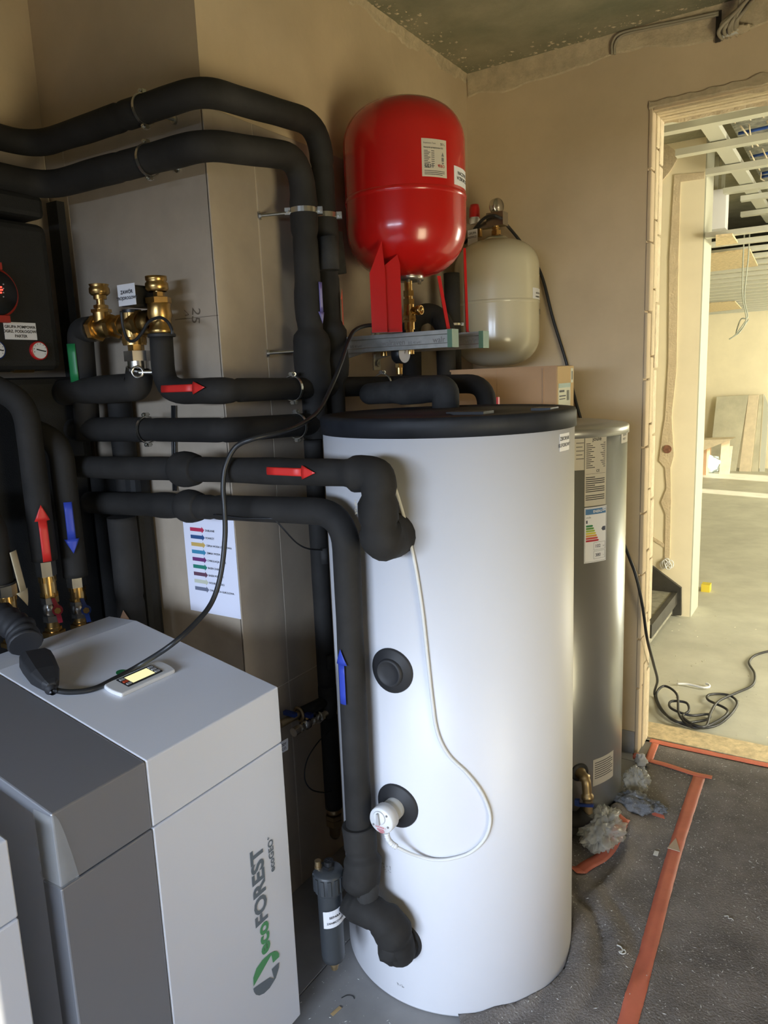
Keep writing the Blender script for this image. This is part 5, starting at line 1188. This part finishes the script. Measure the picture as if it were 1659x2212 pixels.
# thin wires on the pier
for k, (px, m_) in enumerate(((372, M_CABLE), (377, M_CABLE))):
    tag(obj('sensor_wire', MB().tube([onY(px, 876, 1.49), onY(px+1, 980, 1.49), onY(px+3, 1060, 1.49)], .0035, 6), m_), ('left' if k == 0 else 'right')+' of two thin black wires running down the pier behind the pipes', 'wire', 'thin wires on the pier')
sw = [onY(462, 1112, 1.35), onY(520, 1119, 1.35), onY(570, 1120, 1.36), onY(592, 1122, 1.37), onY(610, 1140, 1.40), onY(640, 1172, 1.55), onY(665, 1185, 1.68), onX(695, 1188, LX+.03)]
tag(obj('sensor_wire', MB().tube(spline(sw, 8), .0024, 6), M_CABLE), 'thin sensor wire slung below the lower horizontal pipe', 'wire')

# ================================================================== POSTER
ps = thing('legend_sheet', 'white paper sheet with coloured arrows taped to the pier', 'poster', (-1.55, 1.497, .98))
a = onY(412, 1310, WY-.001); tl = onY(395, 1095, WY-.001)
W_, H_ = .21, .315
Mp = flat_map((-1.667, WY-.001, .980), (1, 0.0, 0), (0, 0, 1))
obj('paper', sheet(MB(), Mp, .205, H_), M_PAPERB, ps)
rows = [('ZASILANIE', (.50, .03, .09)), ('POWRÓT', (.03, .09, .25)), ('CIEPŁA WODA UŻYTKOWA', (.62, .42, .12)), ('ZIMNA WODA', (.05, .27, .45)), ('CYRKULACJA C.W.U.', (.16, .03, .16)), ('BASEN ZASILANIE', (.02, .22, .16)), ('BASEN POWRÓT', (.14, .06, .10)), ('DOLNE ŹRÓDŁO', (.60, .62, .50)), ('CHŁODNICA GLIKOLOWA', (.16, .18, .26))]
tt = MB()
for k, (s_, c_) in enumerate(rows):
    v = H_-.062-.0225*k; u = .028
    e = MB(); L = .058
    poly_on(e, Mp, [(u, v-.0055), (u+L*.82, v-.0055), (u+L*.82, v-.010), (u+L, v), (u+L*.82, v+.010), (u+L*.82, v+.0055), (u, v+.0055)], .0012)
    obj('printed_arrow', e, mat('legend_%d' % k, c_, .6), ps)
    print_text(tt, Mp, s_, .0080, u+L+.003, v-.0028, 'LEFT', .02, .0012)
obj('lettering', tt, M_INK, ps)

# ================================================================== BLACK CABLE AND PLUG ON THE HEAT PUMP
p0 = V((-1.115, 0, .940)); Nn = V((.093, 0, .487)).normalized()
T = lambda px, py, h=0.0: atp(px, py, p0+Nn*h, Nn)
ck = [T(112, 1490, .014), T(150, 1495, .008), T(200, 1489, .008), T(245, 1468, .008), T(300, 1438, .02)]
ck += [onY(370, 1393, 1.10), onY(425, 1343, 1.17), onY(458, 1300, 1.22), onY(477, 1240, 1.25), onY(486, 1160, 1.27), onY(485, 1100, 1.275), onY(482, 1050, 1.28), onY(488, 1005, 1.29), onY(510, 965, 1.31), onY(550, 947, 1.33), onY(610, 933, 1.40), onY(655, 914, 1.50), onY(690, 885, 1.60), onY(716, 835, 1.70), onY(738, 780, 1.78), onY(750, 742, 1.86), onY(766, 714, 1.95), onY(795, 703, 2.02), onY(835, 705, 2.06)]
tag(obj('black_cable', MB().tube(spline(ck, 8), .0062, 10), M_CABLE), 'black cable curving up from the heat pump top to the mounting rails', 'cable')
pk = thing('cable_connector', 'black cable socket lying on the heat pump top at its left', 'connector', T(80, 1450))
A_ = T(112, 1490, .016); B_ = T(60, 1400, .026); d = (B_-A_).normalized(); sd = Nn.cross(d).normalized()
vs = []; fs = []; prof = [(0, .010, .010), (.012, .018, .014), (.03, .024, .018), (.05, .030, .022), (.10, .034, .024), (.13, .034, .024)]
for (t_, w_, h_) in prof:
    for (i_, j_) in ((-1, -.6), (-.6, -1), (.6, -1), (1, -.6), (1, .6), (.6, 1), (-.6, 1), (-1, .6)): vs.append(A_+d*t_+sd*w_*i_+Nn*(h_*j_+.006))
for r_ in range(len(prof)-1):
    for j_ in range(8): fs.append((r_*8+j_, r_*8+(j_+1) % 8, (r_+1)*8+(j_+1) % 8, (r_+1)*8+j_))
fs.append(tuple(range(7, -1, -1))); fs.append(tuple(range((len(prof)-1)*8, len(prof)*8)))
bev(obj('housing', MB().add(vs, fs), M_BLACKR, pk), .003, 2)
obj('collar', MB().lathe(A_+d*.008, -d, [(.014, 0), (.014, .006), (.010, .010), (.008, .018)], 18), M_BLACKR, pk)
tag(obj('black_hose', MB().tube(spline([B_+d*.02, B_+d*.08+Nn*.01, B_+d*.16+V((-.02, -.06, .02)), B_+V((-.15, -.25, .0))], 10), .036, 16, lambda L, p: .034+.004*math.sin(L*260)+.006*noise.noise(p*20)), M_BLACKR), 'dark ribbed hose lying on the left end of the heat pump top', 'hose')
# ================================================================== FELT ON THE FLOOR, TAPE, BAGS, DEBRIS
def felt_h(x, y):
    r = math.hypot(x-TC[0], y-TC[1]); a = math.atan2(y-TC[1], x-TC[0])
    h = .006+.004*noise.noise(V((x*3, y*3, 0)))+.0015*noise.noise(V((x*14, y*14, 2)))
    # folds pushed up beside the white tank, running along the floor away from it
    k = max(0.0, 1-(r-TR)/.30); k = k*k*(3-2*k) if k > 0 else 0
    ph = (r-TR)*62+1.6*noise.noise(V((a*2.2, r*2, 5)))+a*3.2
    amp = .034*k*max(0, .60+.40*math.sin(a*2.3+1.2))
    h += amp*abs(math.sin(ph*.5))**.8
    # long shallow wrinkles
    for (x0, y0, x1, y1, w, am) in ((-.50, 2.55, -.72, 1.30, .020, .016), (-.36, 2.30, -.44, 1.50, .012, .010), (-.56, 2.62, -.60, 1.9, .016, .018), (-.30, 1.9, -.1, 1.1, .03, .010), (0.1, 1.6, -.2, 1.0, .03, .012)):
        dx, dy = x1-x0, y1-y0; t = max(0, min(1, ((x-x0)*dx+(y-y0)*dy)/(dx*dx+dy*dy)))
        dd = math.hypot(x-x0-t*dx+.02*math.sin(t*9), y-y0-t*dy); h += am*math.exp(-(dd/w)**2)*math.sin(PI*min(1, max(0, t*.9+.05)))
    # heap against the silver cylinder
    d2 = math.hypot((x+.64)*1.4, y-2.50); h += .07*max(0, 1-d2/.20)**1.5*(1+.5*noise.noise(V((x*16, y*16, 1))))
    return max(.003, h)
st_ = .014; X0, X1, Yb, Yt = -.98, 1.50, .55, 3.19
nx, ny = int((X1-X0)/st_), int((Yt-Yb)/st_)
idx = {}; vs = []; fs = []
def inside(x, y):
    r = math.hypot(x-TC[0], y-TC[1])
    if r < TR-.012 or math.hypot(x-SCN[0], y-SCN[1]) < SR+.004: return False
    if x < -.66+.05*noise.noise(V((y*4, 0, 0))) and y > 2.62: return False
    if x < -.90: return False
    if y > 3.0 and x < -.67: return False
    # free edge in front of the tank
    e0 = onZ(1085, 2212); 
    if y < TC[1]-.05 and (x+.775)*.80+(y-1.475)*.55 < -.010: return False
    return True
def vid(i, j):
    if (i, j) not in idx:
        x, y = X0+i*st_, Yb+j*st_
        r = math.hypot(x-TC[0], y-TC[1])
        if r < TR+.002: k = (TR+.002)/r; x = TC[0]+(x-TC[0])*k; y = TC[1]+(y-TC[1])*k
        s_ = (x+.775)*.80+(y-1.475)*.55
        if y < TC[1]-.05 and s_ < .012: x -= s_*.85; y -= s_*.58
        idx[i, j] = len(vs); vs.append(V((x, y, felt_h(x, y))))
    return idx[i, j]
for i in range(nx):
    for j in range(ny):
        x, y = X0+(i+.5)*st_, Yb+(j+.5)*st_
        if inside(x, y): fs.append((vid(i, j), vid(i+1, j), vid(i+1, j+1), vid(i, j+1)))
fo = obj('floor_felt', MB().add(vs, fs, True), M_FELT)
tag(fo, 'speckled dark grey protective felt sheet covering the floor on the right', 'floor covering')
so = fo.modifiers.new('t', 'SOLIDIFY'); so.thickness = .003; so.offset = 0
def tape(pts, w, lab, m_=None, lift=.0040, n=36, group=None):
    P = spline([V((p.x, p.y, 0)) for p in pts], n) if len(pts) > 2 else [V((pts[0].x, pts[0].y, 0)).lerp(V((pts[1].x, pts[1].y, 0)), i/n) for i in range(n+1)]
    vs = []; fs = []
    for i, p in enumerate(P):
        t = (P[min(i+1, len(P)-1)]-P[max(0, i-1)]).normalized(); s = V((-t.y, t.x, 0))
        for k in (-1, -.33, .33, 1):
            q = p+s*w/2*k*(1+.05*noise.noise(V((i*.4, k, 1)))); vs.append(V((q.x, q.y, felt_h(q.x, q.y)+lift)))
    for i in range(len(P)-1):
        for k in range(3): a = i*4+k; fs.append((a, a+1, a+5, a+4))
    o = obj('floor_tape', MB().add(vs, fs, True), m_ or M_TAPE); so = o.modifiers.new('t', 'SOLIDIFY'); so.thickness = .0006; so.offset = 0
    return tag(o, lab, 'tape', 'orange floor tapes')
F = lambda px, py: onZ(px, py, .006)
tape([F(1240, 2560), F(1330, 2290), F(1357, 2212), F(1400, 2060), F(1455, 1850), F(1512, 1675)], .046, 'long orange tape strip running from the bottom edge towards the doorway')
tape([F(1404, 1645), F(1440, 1655), F(1500, 1674), F(1538, 1682)], .030, 'short orange tape forming the top bar of the long strip', lift=.0054)
tape([F(1404, 1602), F(1500, 1622), F(1600, 1643), F(1700, 1664)], .036, 'orange tape along the threshold board', lift=.0046)
tape([F(1416, 1608), F(1400, 1648)], .030, 'short faded orange tape from the threshold to the top bar', n=12, lift=.0050)
tape([F(1348, 1795), F(1310, 1845), F(1262, 1880), F(1238, 1888)], .045, 'crumpled orange tape on the felt bunched beside the white tank', lift=.006)
rp = thing('tape_scrap', 'scrap of orange tape stuck to the felt end beside the silver cylinder', 'tape', F(1420, 1760))
q = F(1422, 1762); q.z = felt_h(q.x, q.y)
obj('scrap', MB().prism([q+V((-.022, -.012, .004)), q+V((.026, -.014, .003)), q+V((.010, .024, .008)), q+V((-.018, .016, .012))], (0, 0, .001)), M_TAPE, rp)
# bunched cloth and bags
def bag(name, px, py, s, seed, m_, lab, cat, z=None, amp=.4, fr=3.2, crease=0.0):
    c = onZ(px, py, s[2]*.8); b = blob((c.x, c.y, felt_h(c.x, c.y)+s[2]*.75), s, seed, fr, amp, 56, felt_h(c.x, c.y), crease)
    return tag(obj(name, b, m_), lab, cat)
bag('plastic_bag', 1374, 1690, (.052, .06, .055), 2, M_BAG, 'crumpled clear bag between the silver cylinder and the doorway', 'bag', amp=.2, fr=2.2, crease=.8)
bag('felt_scrap', 1365, 1746, (.075, .06, .034), 6, M_FELTB, 'bunched blue-grey felt scrap at the foot of the silver cylinder', 'cloth', amp=.4, fr=2.0, crease=.5)
bag('felt_scrap', 1405, 1745, (.055, .03, .020), 16, M_FELTB, 'small blue-grey felt roll beside the bunched felt scrap', 'cloth', amp=.4)
bag('plastic_sheet', 1300, 1800, (.075, .12, .05), 9, M_BAG, 'crumpled clear plastic sheet under the brass drain elbow', 'plastic sheet', amp=.2, fr=2.2, crease=.8)
c = F(1385, 1650); cg = thing('crumpled_wrapper', 'crumpled white and red wrapper at the foot of the door jamb', 'wrapper', c)
obj('wrapper', blob((c.x, c.y, .022), (.024, .022, .026), 4, 3, .5, 24), M_PAPER, cg); obj('red_end', blob((c.x-.022, c.y+.012, .028), (.016, .014, .014), 8, 3, .4, 18), M_TAPE, cg)
# single scraps that can be told apart
def scrap(px, py, pts, m_, lab, h=.001):
    c = F(px, py); z = felt_h(c.x, c.y)+.006 if c.x > -.9 and inside(c.x, c.y) else .0015
    tag(obj('paper_scrap', MB().prism([V((c.x+u, c.y+v, z+.002*noise.noise(V((u*60, v*60, 0))))) for u, v in pts], (0, 0, h)), m_), lab, 'scrap')
scrap(1417, 1846, [(-.007, -.013), (.008, -.012), (.007, .014), (-.008, .013)], M_CHIP, 'small white rectangular paper scrap on the felt left of the long tape')
scrap(1458, 1830, [(-.020, -.026), (.022, -.028), (-.006, .045)], mat('tan_tape', (.45, .34, .24), .7), 'triangular tan scrap stuck on the long orange tape', .0025)
scrap(725, 2180, [(-.006, -.016), (.004, -.018), (.010, .014), (.0, .016)], M_CARDY, 'small brown scrap on the bare tiles by the white tank')
def curl(px, py, pts, r, m_, lab):
    c = F(px, py); z = (felt_h(c.x, c.y)+.003 if inside(c.x, c.y) else 0)+r
    tag(obj('plastic_curl', MB().tube(spline([V((c.x+u, c.y+v, z)) for u, v in pts], 6), r, 6), m_), lab, 'scrap')
curl(1342, 2068, [(-.016, .012), (-.004, .010), (.004, -.002), (-.004, -.010), (.006, -.014), (.013, -.004), (.006, .004), (.002, -.012)], .0018, M_CHIP, 'white plastic curl on the felt close to the white tank')
curl(1574, 1985, [(-.012, .0), (-.002, .006), (.0, -.004), (.008, -.001), (.014, -.006)], .0013, M_CHIP, 'thin white thread right of the long tape')
curl(1508, 1485, [(-.10, -.02), (-.05, .0), (.02, -.01), (.05, .01), (.045, .04), (.03, .05)], .006, M_CABLEW, 'bent white cable offcut on the hall floor')
curl(752, 2150, [(-.014, -.012), (-.006, .002), (.008, .008), (.018, .004)], .0010, M_CABLE, 'dark thread on the bare tiles by the white tank')
# crumbs nobody could count
rg = random.Random(11); mb = MB(); mb2 = MB()
def crumb(mb, x, y, z, s, a, el):
    d = V((math.cos(a), math.sin(a), 0))*s*el; e = V((-math.sin(a), math.cos(a), 0))*s*.5; c = V((x, y, z))
    mb.add([c-d, c-e, c+d, c+e, c+V((0, 0, s*.5))], [(0, 1, 4), (1, 2, 4), (2, 3, 4), (3, 0, 4)])
for i in range(2600):
    x = rg.uniform(-.72, .75); y = rg.uniform(1.0, 3.15)
    if not inside(x, y): continue
    crumb(mb, x, y, felt_h(x, y)+.0018, rg.choice((.0012, .0015, .0018, .0022, .003)), rg.uniform(0, 6.3), rg.uniform(.8, 2.6))
tag(obj('debris_crumbs', mb, M_CHIP), 'tiny pale crumbs strewn over the felt', 'debris', kind='stuff')
for i in range(170):
    x = rg.uniform(-1.2, -.75); y = rg.uniform(1.2, 1.55)
    if math.hypot(x-TC[0], y-TC[1]) < TR+.01 or inside(x, y): continue
    crumb(mb2, x, y, .0, rg.choice((.0008, .0012, .002)), rg.uniform(0, 6.3), rg.uniform(.8, 2.5))
tag(obj('tile_debris', mb2, M_CHIP), 'fine pale grit on the bare tiles by the white tank', 'debris', kind='stuff')
mb3 = MB()
for i in range(260):
    x = rg.uniform(-.95, .4); y = rg.uniform(3.4, 5.2)
    crumb(mb3, x, y, .0, rg.choice((.002, .003, .005)), rg.uniform(0, 6.3), rg.uniform(.8, 2.5))
tag(obj('hall_debris', mb3, M_SLABG), 'grit scattered over the hall floor by the doorway', 'debris', kind='stuff')

# ================================================================== CABLES AT THE CEILING
cbn = thing('cable_bundle', 'thick bundle of beige cables coming out of the wall slot at top right', 'cables', onY(1578, 68, FY-.02))
a = onY(1575, 62, FY-.02); b = onZ(1640, -30, CZ-.03)
rg = random.Random(2)
for k in range(14):
    o1 = V((rg.uniform(-.030, .030), 0, rg.uniform(-.010, .010))); o2 = V((rg.uniform(-.045, .045), rg.uniform(-.03, .03), rg.uniform(-.022, .012)))
    pts = [a+o1*.8+V((0, .03, -.015)), a+o1+V((0, -.03, .0)), a.lerp(b, .35)+o1*.6+o2*.4+V((0, 0, .012)), b+o2, b+(b-a)*.7+o2]
    obj('cable', MB().tube(spline(pts, 7), .0062, 8), M_CABLEG, cbn)
sl_ = thing('wall_slot', 'ragged slot in the plaster where the beige cables leave the wall', 'hole', onY(1578, 80, FY))
obj('slot_edge', blob(tuple(onY(1590, 66, FY-.012)), (.045, .012, .016), 3, 4, .5, 24, -9), M_PLASTER_ROUGH, sl_); obj('slot', MB().box((a.x-.045, FY-.012, a.z-.03), (a.x-.028, FY-.006, a.z+.07)), M_SOCKET, sl_)
obj('plug', MB().box((a.x-.02, FY-.022, a.z-.022), (a.x+.03, FY-.008, a.z-.006)), M_CHIP, sl_)
for k, lab in enumerate(('upper', 'lower')):
    pts = [onY(1322+6*k, 118, FY-.012), onY(1323+6*k, 92+3*k, FY-.016), onY(1340+6*k, 72+4*k, FY-.018), onY(1400, 58+5*k, FY-.018), onY(1470, 44+5*k, FY-.018), onY(1552, 27+5*k, FY-.02)]
    tag(obj('surface_wire', MB().tube(spline(pts, 8), .005, 6), M_CABLEG), lab+' of two thin beige wires along the top of the far wall', 'wire')
